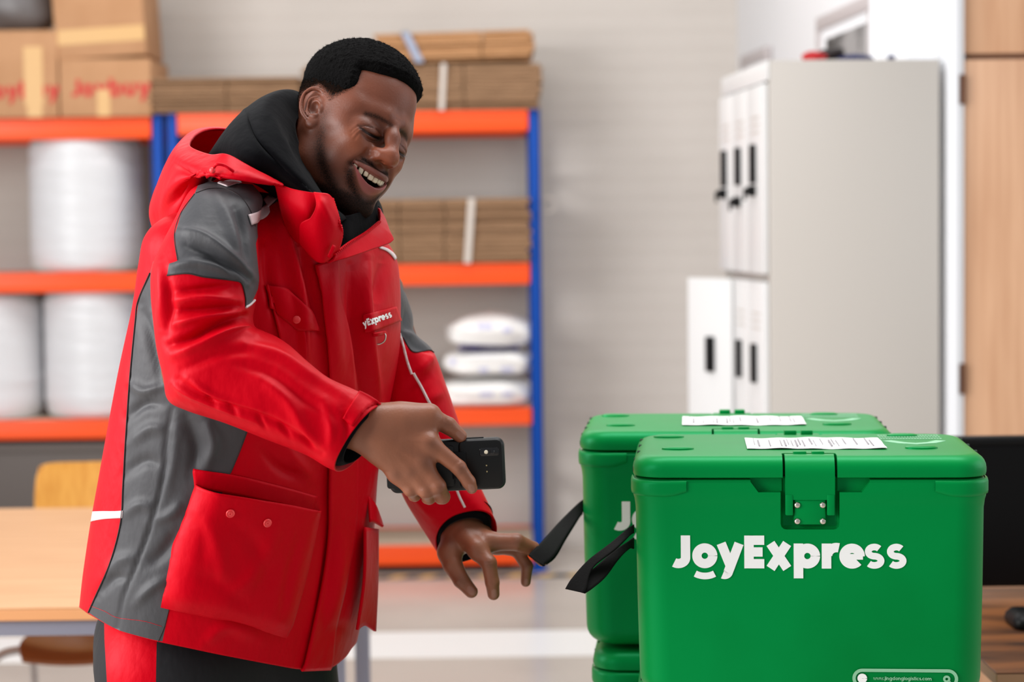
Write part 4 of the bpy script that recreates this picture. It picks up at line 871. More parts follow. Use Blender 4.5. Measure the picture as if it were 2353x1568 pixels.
HLINE = hpx([(908, 180), (900, 178), (870, 170), (848, 164), (832, 161), (827, 174), (823, 190), (811, 204), (795, 214), (776, 224), (757, 236)])
HG = build_head()
for s_ in (1, -1):
    mm = lambda P: P * np.array([s_, 1, 1])
    HG.brush(mm(FEAT['naso']), .0042, -.0030); HG.brush(mm(FEAT['smile']), .010, .0022)
    HG.ell(mm(FEAT['fold'][10:11] * .5 + FEAT['lash'][10:11] * .5)[0] - np.array([0, .0098, 0]), (.0185, .0108, .0085), .008)
    HG.brush(mm(FEAT['fold']), .0016, -.0015); HG.brush(mm(FEAT['lash']), .0020, -.0026); HG.brush(mm(FEAT['under']), .0021, -.0022); HG.brush(mm(FEAT['lower']), .0019, .0010)
    for q_ in ('crow1', 'crow2', 'crow3'): HG.brush(mm(FEAT[q_]), .0014, -.0011)
HV, HF = HG.mesh(2)
def head_colours(V):
    x, y, z = V.T; ax = np.abs(x); col = np.tile(L3((114, 62, 42)), (len(V), 1)); beard = np.zeros(len(V)); rough = np.full(len(V), .47)
    def blend(mask, c, a=1.0):
        nonlocal col
        col = col + (mask * a)[:, None] * (L3(c) - col)
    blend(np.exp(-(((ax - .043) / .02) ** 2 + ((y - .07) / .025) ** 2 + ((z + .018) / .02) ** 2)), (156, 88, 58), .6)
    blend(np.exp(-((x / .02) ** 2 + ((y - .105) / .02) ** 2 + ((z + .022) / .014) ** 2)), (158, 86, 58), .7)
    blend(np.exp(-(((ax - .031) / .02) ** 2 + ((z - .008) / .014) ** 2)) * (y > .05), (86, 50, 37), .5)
    # lips
    fr = sstep(.05, .058, y); d = np.clip(ax / .034, 0, 1); q = np.clip(1 - d * d, 0, 1)
    um = sstep(zu(x) + .0033 + .0056 * q, zu(x) + .0018 + .0044 * q, z) * sstep(zu(x) - .004, zu(x) - .002, z) * (ax < .0345) * fr
    lm = sstep(zl(x) - .0035 - .0115 * q ** .9, zl(x) - .0012 - .0095 * q ** .9, z) * sstep(zl(x) + .003, zl(x) + .0005, z) * (ax < .0345) * fr
    blend(um, (122, 72, 62)); blend(lm, (146, 82, 74)); blend(lm * np.exp(-((z - zl(x) + .003) / .004) ** 2), (150, 74, 76), .7)
    ins = (z < zu(x) + .001) * (z > zl(x) - .001) * (ax < .034) * (y < .090 - 20 * x * x) * (y > .02) * (1 - sstep(.072, .080, y)); ins = ins * (np.abs(z + .058) < .012)
    blend(ins, (84, 26, 26)); rough[ins > .5] = .3; rough -= .1 * lm
    for s_ in (1, -1):
        D = lambda k: pdist(V, FEAT[k] * np.array([s_, 1, 1]))
        beard = np.maximum(beard, .25 * np.exp(-(D('brow') / .0044) ** 2)); blend(np.exp(-(D('brow') / .0042) ** 2), (44, 26, 19), .75); dj = D('jaw')
        jw = .45 + .55 * sstep(.0, -.06, z); beard = np.maximum(beard, .36 * jw * np.exp(-(dj / .010) ** 2)); blend(jw * np.exp(-(dj / .016) ** 2) * (1 - np.clip(um + lm, 0, 1)), (52, 32, 26), .75); beard = np.maximum(beard, .36 * np.exp(-(D('goat') / .0085) ** 2)); blend(np.exp(-(D('goat') / .010) ** 2) * (1 - np.clip(um + lm, 0, 1)), (58, 36, 29), .6); beard = np.maximum(beard, .40 * np.exp(-(D('mous') / .0050) ** 2) * (1 - um)); blend(np.exp(-(D('mous') / .0062) ** 2) * (1 - um), (44, 27, 22), .7)
        blend(np.exp(-(D('lash') / .0023) ** 2), (14, 9, 9), .97); blend(np.exp(-(pdist(V, (FEAT['lash'][8:20] + np.array([0, 0, -.0012])) * np.array([s_, 1, 1])) / .0030) ** 2), (14, 9, 9), .9); blend(np.exp(-(D('lower') / .0018) ** 2), (52, 31, 25), .7); blend(np.exp(-(D('fold') / .0013) ** 2), (58, 34, 28), .7); blend(np.exp(-(D('under') / .003) ** 2), (80, 48, 38), .5)  # dark lashes; lower-lid shadow and lid creases shaded in the skin colour
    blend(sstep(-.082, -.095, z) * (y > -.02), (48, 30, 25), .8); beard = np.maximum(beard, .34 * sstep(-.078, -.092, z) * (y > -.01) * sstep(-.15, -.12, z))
    beard = np.maximum(beard, .45 * np.exp(-(pdist(V, np.array([(-.006, .08, -.0865), (.006, .08, -.0865)])) / .005) ** 2))
    beard *= (1 - np.clip(um + lm, 0, 1)) * (1 - sstep(.060, .066, ax) * (np.abs(z - .012) < .03) * (y < .002))
    # scalp fade round the ears and nape
    hd = hair_line(V); fade = .10 + .55 * sstep(.012, .062, z + .15 * np.clip(y, 0, .06) + .1 * np.clip(-y - .05, 0, 1)); beard = np.maximum(beard, fade * sstep(-.006, .014, hd) * (ax < .0735 + .02 * (z > .041)))
    rough = rough + .35 * np.clip(beard * 1.5, 0, 1)
    return col, beard, rough
_c = np.array([0, 0, .04])
def polar(V):
    d = np.asarray(V) - _c; ph = np.degrees(np.arctan2(np.abs(d[..., 0]), d[..., 1])); ph = np.where(d[..., 0] < 0, ph - 20 * np.clip(ph / 30, 0, 1), ph); return ph, np.degrees(np.arctan2(d[..., 2], np.hypot(d[..., 0], d[..., 1])))
_ph, _el = polar(HLINE)
_line = np.vstack([[(-30, _el[0])], np.stack([_ph, _el], 1), [(100, 3), (116, -6), (135, -24), (160, -40), (190, -45)]]); _fine = resample(_line, 80)
_poly = np.vstack([_fine, [(190, 100), (-30, 100)]])
def hair_line(V):
    """distance-like value on the scalp, positive where hair grows (polygon in polar angles round the skull)"""
    ph, el = polar(V); ins = np.zeros(len(ph), bool)
    for (x0, y0), (x1, y1) in zip(_poly, np.roll(_poly, -1, 0)):
        c = (y0 > el) != (y1 > el); ins ^= c & (ph < (x1 - x0) * (el - y0) / (y1 - y0 + 1e-12) + x0)
    d = np.full(len(ph), 99.0); sc = np.cos(np.radians(el))
    for a, b in zip(_fine[:-1], _fine[1:]):
        ab = b - a; t = np.clip(((ph - a[0]) * ab[0] + (el - a[1]) * ab[1]) / (ab @ ab + 1e-9), 0, 1); d = np.minimum(d, np.hypot((ph - a[0] - t * ab[0]) * sc, el - a[1] - t * ab[1]))
    return np.where(ins, 1, -1) * d * np.pi / 180 * .09
def make_hair():
    g = Fld((-.1, -.13, -.08), (.1, .1, .17), .00155)
    X, Y, Z = np.meshgrid(*g.ax, indexing='ij'); sh = X.shape
    # sample head field trilinearly at hair grid
    Q = [(a - HG.lo[i]) / HG.h for i, a in enumerate((X, Y, Z))]; I = [np.clip(np.floor(q).astype(np.int32), 0, HG.n[i] - 2) for i, q in enumerate(Q)]; T = [np.clip(Q[i] - I[i], 0, 3).astype(np.float32) for i in range(3)]
    f = 0
    for a in (0, 1):
        for b in (0, 1):
            for c in (0, 1):
                f = f + HG.f[I[0] + a, I[1] + b, I[2] + c] * ((T[0] if a else 1 - T[0]) * (T[1] if b else 1 - T[1]) * (T[2] if c else 1 - T[2]))
    near = (np.abs(f) < .022).ravel(); P = np.stack([X.ravel(), Y.ravel(), Z.ravel()], 1)[near]; hd = np.full(X.size, -.05)
    for k in range(0, len(P), 300000): hd[np.flatnonzero(near)[k:k + 300000]] = hair_line(P[k:k + 300000])
    hd = hd.reshape(sh); top = sstep(.042, .100, Z + .25 * np.clip(Y, 0, .06) - .10 * np.clip(-Y - .04, 0, 1)); tmax = .0006 + .0092 * top
    th = np.where(hd > 0, tmax * np.clip(hd / .011, 0, 1) ** .62, -.003 + hd * .4)
    rn = np.random.default_rng(11).normal(size=sh).astype(np.float32); rn = (rn + np.roll(rn, 1, 0) + np.roll(rn, 1, 1) + np.roll(rn, 1, 2)) * .5
    th = th - (.0022 + .0008 * rn) * (1 - sstep(.048, .074, Z + .15 * np.clip(Y, 0, .06)))
    rg = np.random.default_rng(3).normal(size=sh).astype(np.float32)
    for axx in range(3): rg = (np.roll(rg, 1, axx) + 2 * rg + np.roll(rg, -1, axx)) / 4
    g.f = (f - th + rg * .0017 * (hd > .002) * (.3 + top)).astype(np.float32)
    return g.mesh(0)

def make_teeth():
    """each upper tooth along the arch, and a faint lower row"""
    out = []; x = 0.0; ws = [.0082, .0066, .0074, .0068, .0066, .008]
    for side in (1, -1):
        x = 0.0003
        for k, w_ in enumerate(ws):
            xc = x + w_ / 2; x += w_ + .0004
            if xc > .0335: break
            y = .0885 - 17 * xc * xc; a = math.atan(2 * 17 * xc); hgt = .0105 - (.0012 if k == 1 else .0006 * max(0, k - 2)); top = -.0485 + .0050 * (xc / .034) ** 1.8
            V, F = rr_loft([(w_ / 2 * .80, .0030, .0022, -.0), (w_ / 2 * .98, .0033, .0024, -.003), (w_ / 2 * 1.0, .0030, .0024, -hgt * .7), (w_ / 2 * .93, .0022, .0018, -hgt * .93), (w_ / 2 * .75, .0012, .0010, -hgt)], 4)
            c, s_ = math.cos(a), math.sin(a); V = np.stack([V[:, 0] * c + V[:, 1] * s_, -V[:, 0] * s_ + V[:, 1] * c, V[:, 2]], 1); V = V + np.array([xc, y - .002, top]); V[:, 0] *= side; out.append((V, [f[::-1] for f in F] if side > 0 else F))
    return out
# ================================================================== PERSON
BASE = np.array([at(500, 1540, 2.93)[0], 2.93, 0.0])
PERSON = thing('person', 'smiling person in red and grey work jacket over black hoodie, holding a black handheld scanner', 'person', tuple(BASE))
def pobj(name, V, F, mt, parent=None, smooth=True, label=None, auto=None):
    V = np.asarray(V, float) - BASE; me = mesh_np(V, F, name) if isinstance(F, np.ndarray) else mesh_py(V, F, name)
    o = link(name, me, mt, parent or PERSON, smooth=smooth, auto=auto)
    if label: o['label'] = label
    return o
M['red'] = mat('red_jacket_cloth', (192, 0, 20), 0.5, spec=.4, tint=(1, .06, .12), sheen=.0, sheen_rough=.4, bump=[(1100, .10, .0006, (1, 1, 1)), (42, .16, .010, (1, 1, .6)), (16, .16, .02, (1, 1, .7))])
M['grey'] = mat('grey_jacket_cloth', (67, 67, 70), 0.5, spec=.25, sheen=.04, bump=[(1100, .10, .0006, (1, 1, 1)), (42, .16, .010, (1, 1, .6)), (16, .16, .02, (1, 1, .7))])
M['charcoal'] = mat('charcoal_cloth', (58, 58, 62), 0.6, spec=.25, sheen=.05, bump=[(1100, .10, .0006, (1, 1, 1)), (30, .2, .012, (1, 1, .6))])
M['blackcloth'] = mat('black_hoodie_cloth', (8, 8, 11), 0.9, spec=.05, sheen=.04, bump=[(900, .25, .001, (1, 1, 1)), (34, .25, .010, (1, 1, 1))])
M['darktrouser'] = mat('dark_trouser_cloth', (32, 32, 35), 0.7, spec=.2, sheen=.03, bump=[(1100, .1, .0006, (1, 1, 1)), (22, .3, .012, (1, 1, .5))])
M['reflective'] = mat('reflective_tape', (214, 196, 198), 0.35)
M['piping'] = mat('dark_piping', (30, 12, 14), 0.7)
M['whitepiping'] = mat('pale_piping', (214, 200, 200), 0.5)
M['snap'] = mat('red_snap', (236, 60, 66), 0.4)
M['scanner'] = mat('scanner_black', (9, 9, 10), 0.4, spec=.3)
M['glasslens'] = mat('camera_lens', (10, 10, 14), 0.08)
M['flash'] = mat('flash_lens', (235, 225, 200), 0.2)
M['contact'] = mat('gold_contact', (220, 200, 150), 0.3, metal=.8)
FW = np.array([.819, -.574, 0.0]); RW_ = np.array([-.574, -.819, 0.0]); UP = np.array([0, 0, 1.0])
def normals(P):
    du = np.roll(P, -1, 1) - np.roll(P, 1, 1); dv = np.gradient(P, axis=0); return nrm(np.cross(du, dv))
def poly_field(Q, poly):
    """signed px distance, positive inside the closed polygon"""
    poly = np.asarray(poly, float); x, y = Q[:, 0], Q[:, 1]; ins = np.zeros(len(Q), bool); d = np.full(len(Q), 1e9)
    for a, b in zip(poly, np.roll(poly, -1, 0)):
        c = (a[1] > y) != (b[1] > y); ins ^= c & (x < (b[0] - a[0]) * (y - a[1]) / (b[1] - a[1] + 1e-12) + a[0])
        ab = b - a; t = np.clip(((x - a[0]) * ab[0] + (y - a[1]) * ab[1]) / (ab @ ab + 1e-9), 0, 1); d = np.minimum(d, np.hypot(x - a[0] - t * ab[0], y - a[1] - t * ab[1]))
    return np.where(ins, d, -d)
def stroke_disp(Q, strokes):
    out = np.zeros(len(Q))
    for pts, wd, amp in strokes:
        P = cubic(np.asarray(pts, float), 4 * len(pts)) if len(pts) > 2 else np.asarray(pts, float); x0, y0 = P.min(0) - 3 * wd; x1, y1 = P.max(0) + 3 * wd
        k = np.flatnonzero((Q[:, 0] > x0) & (Q[:, 0] < x1) & (Q[:, 1] > y0) & (Q[:, 1] < y1)); q = Q[k]; best = np.full(len(k), 1e9); tt = np.zeros(len(k)); n = len(P) - 1
        for i in range(n):
            ab = P[i + 1] - P[i]; t = np.clip(((q - P[i]) @ ab) / (ab @ ab + 1e-9), 0, 1); d = np.hypot(*(q - P[i] - t[:, None] * ab).T); m_ = d < best; best[m_] = d[m_]; tt[m_] = (i + t[m_]) / n
        out[k] += amp * np.exp(-(best / wd) ** 2) * np.sin(np.pi * np.clip(tt, 0.04, .96)) ** .6
    return out
def fold_grid(P, strokes, closed=True, flip=False):
    """displace the camera side of a lofted sheet along its normal: cloth folds"""
    N = normals(P); c = P.mean(1, keepdims=True); 
    if (np.sum(N * (P - c), -1).mean() < 0): N = -N
    view = nrm(CAM - P); fw = np.clip(np.sum(N * view, -1) * 2.2, 0, 1); Q = proj(P.reshape(-1, 3)); d = stroke_disp(Q, strokes).reshape(P.shape[:2]); return P + N * (d * fw)[..., None]
def split_field(V, F, f):
    T = np.vstack([F[:, [0, 1, 2]], F[:, [0, 2, 3]]]) if F.shape[1] == 4 else F; f = np.where(np.abs(f) < 1e-9, 1e-9, f); sg = f[T] > 0; ns = sg.sum(1)
    A = T[ns == 3]; B = T[ns == 0]; mix = (ns == 1) | (ns == 2); X_ = T[mix]; sx = sg[mix]; odd = np.where(sx.sum(1) == 1, sx.argmax(1), (~sx).argmax(1)); r = np.arange(len(X_))
    a, b, c = X_[r, odd], X_[r, (odd + 1) % 3], X_[r, (odd + 2) % 3]; apos = sx[r, odd]
    E = np.vstack([np.stack([a, b], 1), np.stack([a, c], 1)]); Es = np.sort(E, 1); U, inv = np.unique(Es, axis=0, return_inverse=True); inv = inv.ravel(); t = f[U[:, 0]] / (f[U[:, 0]] - f[U[:, 1]]); NV = V[U[:, 0]] + t[:, None] * (V[U[:, 1]] - V[U[:, 0]])
    p, q = inv[:len(X_)] + len(V), inv[len(X_):] + len(V); VV = np.vstack([V, NV]); t1 = np.stack([a, p, q], 1); t2 = np.vstack([np.stack([p, b, c], 1), np.stack([p, c, q], 1)]); ap2 = np.r_[apos, apos]
    def pack(Fx):
        u = np.unique(Fx); mp = -np.ones(len(VV), int); mp[u] = np.arange(len(u)); return VV[u], mp[Fx]
    return pack(np.vstack([A, t1[apos], t2[~ap2]])), pack(np.vstack([B, t1[~apos], t2[ap2]]))
def facing(P):
    N = normals(P); c = P.mean(1, keepdims=True)
    if (np.sum(N * (P - c), -1).mean() < 0): N = -N
    return (np.sum(N * nrm(CAM - P), -1) > -.12).ravel()
def bvh_of(parts):
    V, F = merge([(v, f.tolist() if isinstance(f, np.ndarray) else f) for v, f in parts]); return BVHTree.FromPolygons([Vector(v) for v in V], F)
# ------------------------------------------------------------------ jacket torso: rings fitted to the measured width at each level
def ring(c, A, B, a, b, e, n=300):
    t = np.linspace(0, 2 * np.pi, n, endpoint=False) + np.pi * 1.25; co, si = np.cos(t), np.sin(t)
    return c + (a * np.sign(co) * np.abs(co) ** (2 / e))[:, None] * A + (b * np.sign(si) * np.abs(si) ** (2 / e))[:, None] * B
def fit_ring(py, xl, xr, D, a, b, tf, tr, e=2.35):
    B = FW * math.cos(math.radians(tf)) - UP * math.sin(math.radians(tf)); A = RW_ * math.cos(math.radians(tr)) + UP * math.sin(math.radians(tr)); px, s = (xl + xr) / 2, 1.0
    for k in range(8):
        P = ring(at(px, py, D), A, B, a * s, b * s, e); q = proj(P)[:, 0]; s *= (xr - xl) / (q.max() - q.min()); px += ((xl + xr) - (q.max() + q.min())) / 2
    return P
ROWS = [(1452, 183, 822, 2.93, .25, .175, 12, 2), (1340, 192, 846, 2.925, .25, .175, 9, 2), (1200, 212, 860, 2.92, .25, .172, 10, 3), (1050, 240, 870, 2.905, .25, .168, 11, 4), (900, 272, 892, 2.89, .25, .165, 13, 6),
        (760, 303, 917, 2.875, .25, .16, 13, 6), (660, 318, 921, 2.865, .25, .15, 13, 6), (596, 332, 919, 2.86, .25, .14, 12, 6), (552, 372, 912, 2.86, .25, .13, 12, 6), (520, 440, 893, 2.86, .22, .12, 12, 6), (492, 520, 860, 2.86, .17, .115, 12, 6), (465, 580, 820, 2.86, .12, .1, 12, 6)]
RG_ = np.array([fit_ring(*r) for r in ROWS])
inner = RG_[0] + (RG_[0].mean(0) - RG_[0]) * .05 + np.array([0, 0, .004]); inner2 = RG_[1] + (RG_[1].mean(0) - RG_[1]) * .07
TP = cubic(RG_, 330); TP = np.concatenate([inner2[None] * .5 + inner[None] * .5, inner[None], TP])
TS = [([(640, 470), (668, 600), (690, 700), (705, 850)], 16, .010), ([(690, 560), (715, 650), (735, 760)], 13, -.008), ([(610, 560), (622, 660), (640, 740)], 14, -.006),
      ([(845, 590), (838, 680), (848, 800), (872, 930)], 15, .009), ([(805, 610), (812, 720), (835, 860), (860, 980)], 13, -.009), ([(880, 600), (872, 660), (862, 700)], 16, -.006), ([(760, 620), (756, 720), (770, 860)], 18, .005),
      ([(395, 940), (382, 1010), (374, 1100), (345, 1210), (312, 1300), (285, 1370), (268, 1450)], 5, -.0045), ([(410, 960), (400, 1060), (380, 1150)], 12, .004),
      ([(322, 700), (350, 790), (372, 880)], 14, -.008), ([(345, 720), (372, 800), (392, 900)], 12, .006), ([(300, 880), (335, 900), (385, 880)], 12, .006), ([(296, 960), (330, 930), (372, 930)], 12, -.006), ([(300, 1020), (345, 985), (385, 990)], 14, .005), ([(290, 1090), (330, 1060), (370, 1070)], 14, -.005), ([(280, 1190), (320, 1160), (350, 1170)], 13, .004), ([(240, 1330), (275, 1290), (310, 1280)], 15, .004), ([(225, 1370), (262, 1330), (290, 1330)], 12, -.004),
      ([(430, 960), (450, 1030), (440, 1090)], 16, -.008), ([(470, 960), (490, 1020), (470, 1080)], 14, .007), ([(350, 1200), (395, 1180), (420, 1150)], 14, .005), ([(340, 1300), (375, 1270), (410, 1220)], 16, -.006), ([(310, 1390), (350, 1350), (385, 1330)], 13, .005),
      ([(800, 880), (820, 960), (850, 1050)], 14, .006), ([(830, 880), (845, 960), (862, 1060)], 10, -.006), ([(640, 1010), (680, 1060), (715, 1100)], 16, .005), ([(600, 1030), (640, 1075), (690, 1100)], 12, -.005),
      ([(760, 1180), (752, 1290), (730, 1420)], 12, -.005), ([(780, 1240), (768, 1340), (745, 1450)], 12, .005), ([(470, 1480), (520, 1440), (600, 1470)], 16, .004), ([(720, 1470), (760, 1440), (800, 1450)], 14, -.004)]
# the hem follows the measured hem line: drop or lift the lower cloth, fading out upward
HEM = np.array([(183, 1396), (205, 1413), (270, 1452), (362, 1478), (500, 1506), (600, 1524), (690, 1540), (762, 1538), (805, 1503), (824, 1470)], float)
q0 = proj(TP[2]); nrm_f = (np.sum((TP[2] - TP[2].mean(0)) * (CAM - TP[2].mean(0)), -1) > 0); dzz = np.where(nrm_f, -(np.interp(q0[:, 0], HEM[:, 0], HEM[:, 1]) - q0[:, 1]) * 2.9 / FPX, 0.0)
for it in range(10): dzz = (np.roll(dzz, 1) + dzz * 2 + np.roll(dzz, -1)) / 4
wv = np.r_[1, 1, np.clip(1 - np.arange(330) / 75.0, 0, 1) ** 1.3]; TP[..., 2] += wv[:, None] * dzz[None]
TS = [(a, w_ * (.75 if i < 7 else .9), k * (1.5 if i < 7 else 1.15)) for i, (a, w_, k) in enumerate(TS)]; TP = fold_grid(TP, TS); TV = TP.reshape(-1, 3); TF = grid_faces(TP.shape[0], TP.shape[1], True); TQ = proj(TV); TFACE = facing(TP)
SIDE = [(300, 600), (345, 628), (318, 692), (311, 745), (299, 870), (290, 1000), (283, 1120), (278, 1200), (255, 1290), (225, 1360), (196, 1425), (215, 1470), (340, 1530), (368, 1500), (389, 1398), (440, 1290), (470, 1235), (530, 1087), (568, 992), (575, 930), (550, 800), (480, 700), (420, 620)]
SIDE[0] = (352, 600)
fs = np.where(TFACE, poly_field(TQ, SIDE), -30.0); f2_ = fs.reshape(TP.shape[:2]); f2_[0] = f2_[2]; f2_[1] = f2_[2]; fs = f2_.ravel()
YOKE = [(430, 436), (520, 396), (660, 400), (662, 448), (610, 480), (578, 512), (560, 540), (430, 540)]
fy = np.where(TFACE, poly_field(TQ, YOKE), -30.0)
TBV = BVHTree.FromPolygons([Vector(v) for v in TV], TF.tolist())
(sv, sf), (rv, rf) = split_field(TV, TF, fs)
fy2 = np.where(True, poly_field(proj(rv), YOKE), 0); N_ = None
yb = (rv - TP.mean(1).mean(0)); fy2 = np.where((nrm(CAM - rv) * nrm(rv - (TP[-1].mean(0) - np.array([0, 0, .12])))).sum(-1) > -.1, fy2, -30.0)
(yv, yf), (rv, rf) = split_field(rv, rf, fy2)
JACKET = pobj('jacket', rv, rf, M['red']); JACKET['label'] = 'red work jacket with grey panels'
pobj('side_panel', sv, sf, M['grey'], JACKET, label='dark grey side panel')
pobj('shoulder_yoke', yv, yf, M['grey'], JACKET, label='grey shoulder yoke')
# ------------------------------------------------------------------ sleeves
def sleeve(st, n=230, m_=150, strokes=(), e=2.3):
    R = []; t = np.linspace(0, 2 * np.pi, m_, endpoint=False)
    for A, B, D, d, tz, *tx in st:
        a, b = at(*A, D), at(*B, D); c = (a + b) / 2; u = (a - b) / 2; w_ = np.array([tx[0] if tx else 0, d, tz]); co, si = np.cos(t), np.sin(t)
        R.append(c + (np.sign(co) * np.abs(co) ** (2 / e))[:, None] * u + (np.sign(si) * np.abs(si) ** (2 / e))[:, None] * w_)
    P = cubic(np.array(R), n); P = fold_grid(P, strokes)
    c = P[-1].mean(0); dr = nrm(P[-1].mean(0) - P[-6].mean(0)); ins = [c + (P[-1] - c) * .955, c + (P[-1] - c) * .93 - dr * .03]
    return np.concatenate([P, np.array(ins)])
RS = [((478, 418), (580, 424), 2.74, .03, 0), ((438, 440), (602, 458), 2.71, .058, 0), ((404, 505), (590, 515), 2.68, .07, 0), ((378, 555), (592, 565), 2.66, .075, 0), ((353, 612), (594, 632), 2.65, .078, 0), ((350, 672), (588, 684), 2.645, .078, 0), ((356, 740), (580, 728), 2.64, .075, 0), ((364, 803), (584, 752), 2.635, .075, 0), ((378, 864), (604, 762), 2.63, .076, 0), ((389, 918), (636, 776), 2.625, .074, 0), ((432, 943), (668, 798), 2.615, .066, 0), ((520, 972), (706, 832), 2.605, .06, 0), ((610, 1008), (752, 868), 2.60, .055, 0), ((700, 1043), (806, 893), 2.597, .052, 0), ((752, 1072), (846, 912), 2.595, .05, 0, .005), ((780, 1084), (877, 932), 2.593, .047, -.004, .014)]
RST = [([(406, 668), (460, 664), (537, 655)], 10, -.006), ([(400, 690), (470, 684), (548, 690)], 12, .008), ([(404, 712), (470, 712), (548, 707)], 9, -.008), ([(400, 745), (470, 728), (560, 712)], 13, .009), ([(392, 792), (440, 775), (490, 750), (560, 726)], 11, -.011), ([(400, 815), (470, 790), (540, 760), (592, 768)], 15, .009), ([(420, 850), (500, 815), (580, 805)], 14, -.004), ([(560, 790), (640, 815), (720, 868), (815, 918)], 13, .006), ([(520, 830), (620, 860), (700, 920), (790, 970)], 16, -.004),
       ([(394, 880), (430, 905), (520, 942), (600, 975)], 8, .004), ([(410, 872), (470, 912), (560, 940), (660, 985), (740, 1040)], 9, -.0045), ([(430, 870), (500, 915), (600, 948)], 9, .0045), ([(470, 905), (500, 935)], 5, -.003), ([(520, 925), (548, 955)], 5, -.003), ([(590, 955), (610, 985)], 5, -.003), ([(640, 975), (668, 1005)], 6, -.003), ([(690, 1000), (720, 1030)], 6, -.003),
       ([(600, 870), (660, 920), (700, 985), (740, 1030)], 18, .004), ([(790, 940), (800, 985), (790, 1030)], 12, -.003), ([(740, 920), (760, 980), (760, 1030)], 14, .003),
       ([(412, 528), (470, 545), (530, 590), (588, 645)], 12, .007), ([(428, 562), (480, 578), (540, 615), (580, 650)], 10, -.007), ([(395, 612), (450, 605), (520, 622), (570, 650)], 12, .006), ([(540, 480), (562, 540), (570, 610)], 10, -.006), ([(500, 450), (530, 520), (545, 580)], 14, .004), ([(460, 590), (500, 600), (545, 640)], 8, -.005), ([(365, 600), (372, 680), (366, 760)], 12, .004), ([(385, 640), (392, 700), (384, 770)], 10, -.005)]
RST = [(a, w_ * .85, k * 1.35) for a, w_, k in RST]; RP = sleeve(RS, strokes=RST); RV = RP.reshape(-1, 3); RF = grid_faces(RP.shape[0], RP.shape[1], True)
GSH = [(447, 446), (455, 425), (470, 390), (620, 390), (640, 470), (600, 520), (588, 560), (596, 640), (594, 662), (577, 700), (564, 706), (563, 682), (555, 652), (540, 645), (470, 637), (430, 629), (384, 633), (388, 606), (408, 600), (401, 540), (416, 490)]
fr_ = np.where(facing(RP), poly_field(proj(RV), GSH), -30.0); (gv, gf), (ev, ef) = split_field(RV, RF, fr_)
SLR = pobj('sleeve', ev, ef, M['red'], JACKET); pobj('shoulder_panel', gv, gf, M['grey'], JACKET, label='grey panel over the right shoulder')
LS = [((903, 596), (850, 612), 3.03, .04, 0), ((924, 655), (842, 672), 3.03, .058, 0), ((946, 718), (846, 738), 3.03, .062, 0), ((955, 768), (852, 795), 3.03, .064, 0), ((994, 806), (862, 860), 3.03, .064, 0), ((1023, 880), (878, 935), 3.03, .062, 0), ((1047, 950), (892, 1010), 3.035, .06, 0), ((1074, 1030), (905, 1082), 3.04, .058, 0), ((1100, 1108), (928, 1146), 3.04, .055, -.012), ((1124, 1165), (962, 1200), 3.04, .052, -.028), ((1142, 1216), (1000, 1250), 3.04, .05, -.046)]
LST = [([(940, 690), (938, 730), (928, 765)], 10, -.007), ([(925, 760), (950, 775), (985, 790)], 10, .006), ([(940, 790), (965, 800), (998, 812)], 7, -.004), ([(960, 860), (985, 830), (1000, 815)], 12, .005), ([(930, 900), (960, 880), (1000, 860)], 14, -.005), ([(930, 960), (980, 920), (1020, 900)], 14, .005), ([(960, 1080), (1000, 1130), (1040, 1170)], 12, -.004), ([(1000, 1060), (1040, 1110), (1080, 1160)], 14, .004), ([(930, 1110), (960, 1150), (1000, 1200)], 10, .003)]
LP = sleeve(LS, strokes=LST); LV = LP.reshape(-1, 3); LF_ = grid_faces(LP.shape[0], LP.shape[1], True)
GL = [(915, 640), (960, 650), (975, 760), (1010, 800), (995, 805), (985, 805), (957, 810), (942, 803), (926, 776), (905, 760), (900, 640)]
fl_ = np.where(facing(LP), poly_field(proj(LV), GL), -30.0); (gv2, gf2), (ev2, ef2) = split_field(LV, LF_, fl_)
SLL = pobj('sleeve', ev2, ef2, M['red'], JACKET); pobj('shoulder_panel', gv2, gf2, M['grey'], JACKET, label='grey panel over the left upper arm')
RBV = BVHTree.FromPolygons([Vector(v) for v in RV], RF.tolist()); LBV = BVHTree.FromPolygons([Vector(v) for v in LV], LF_.tolist())
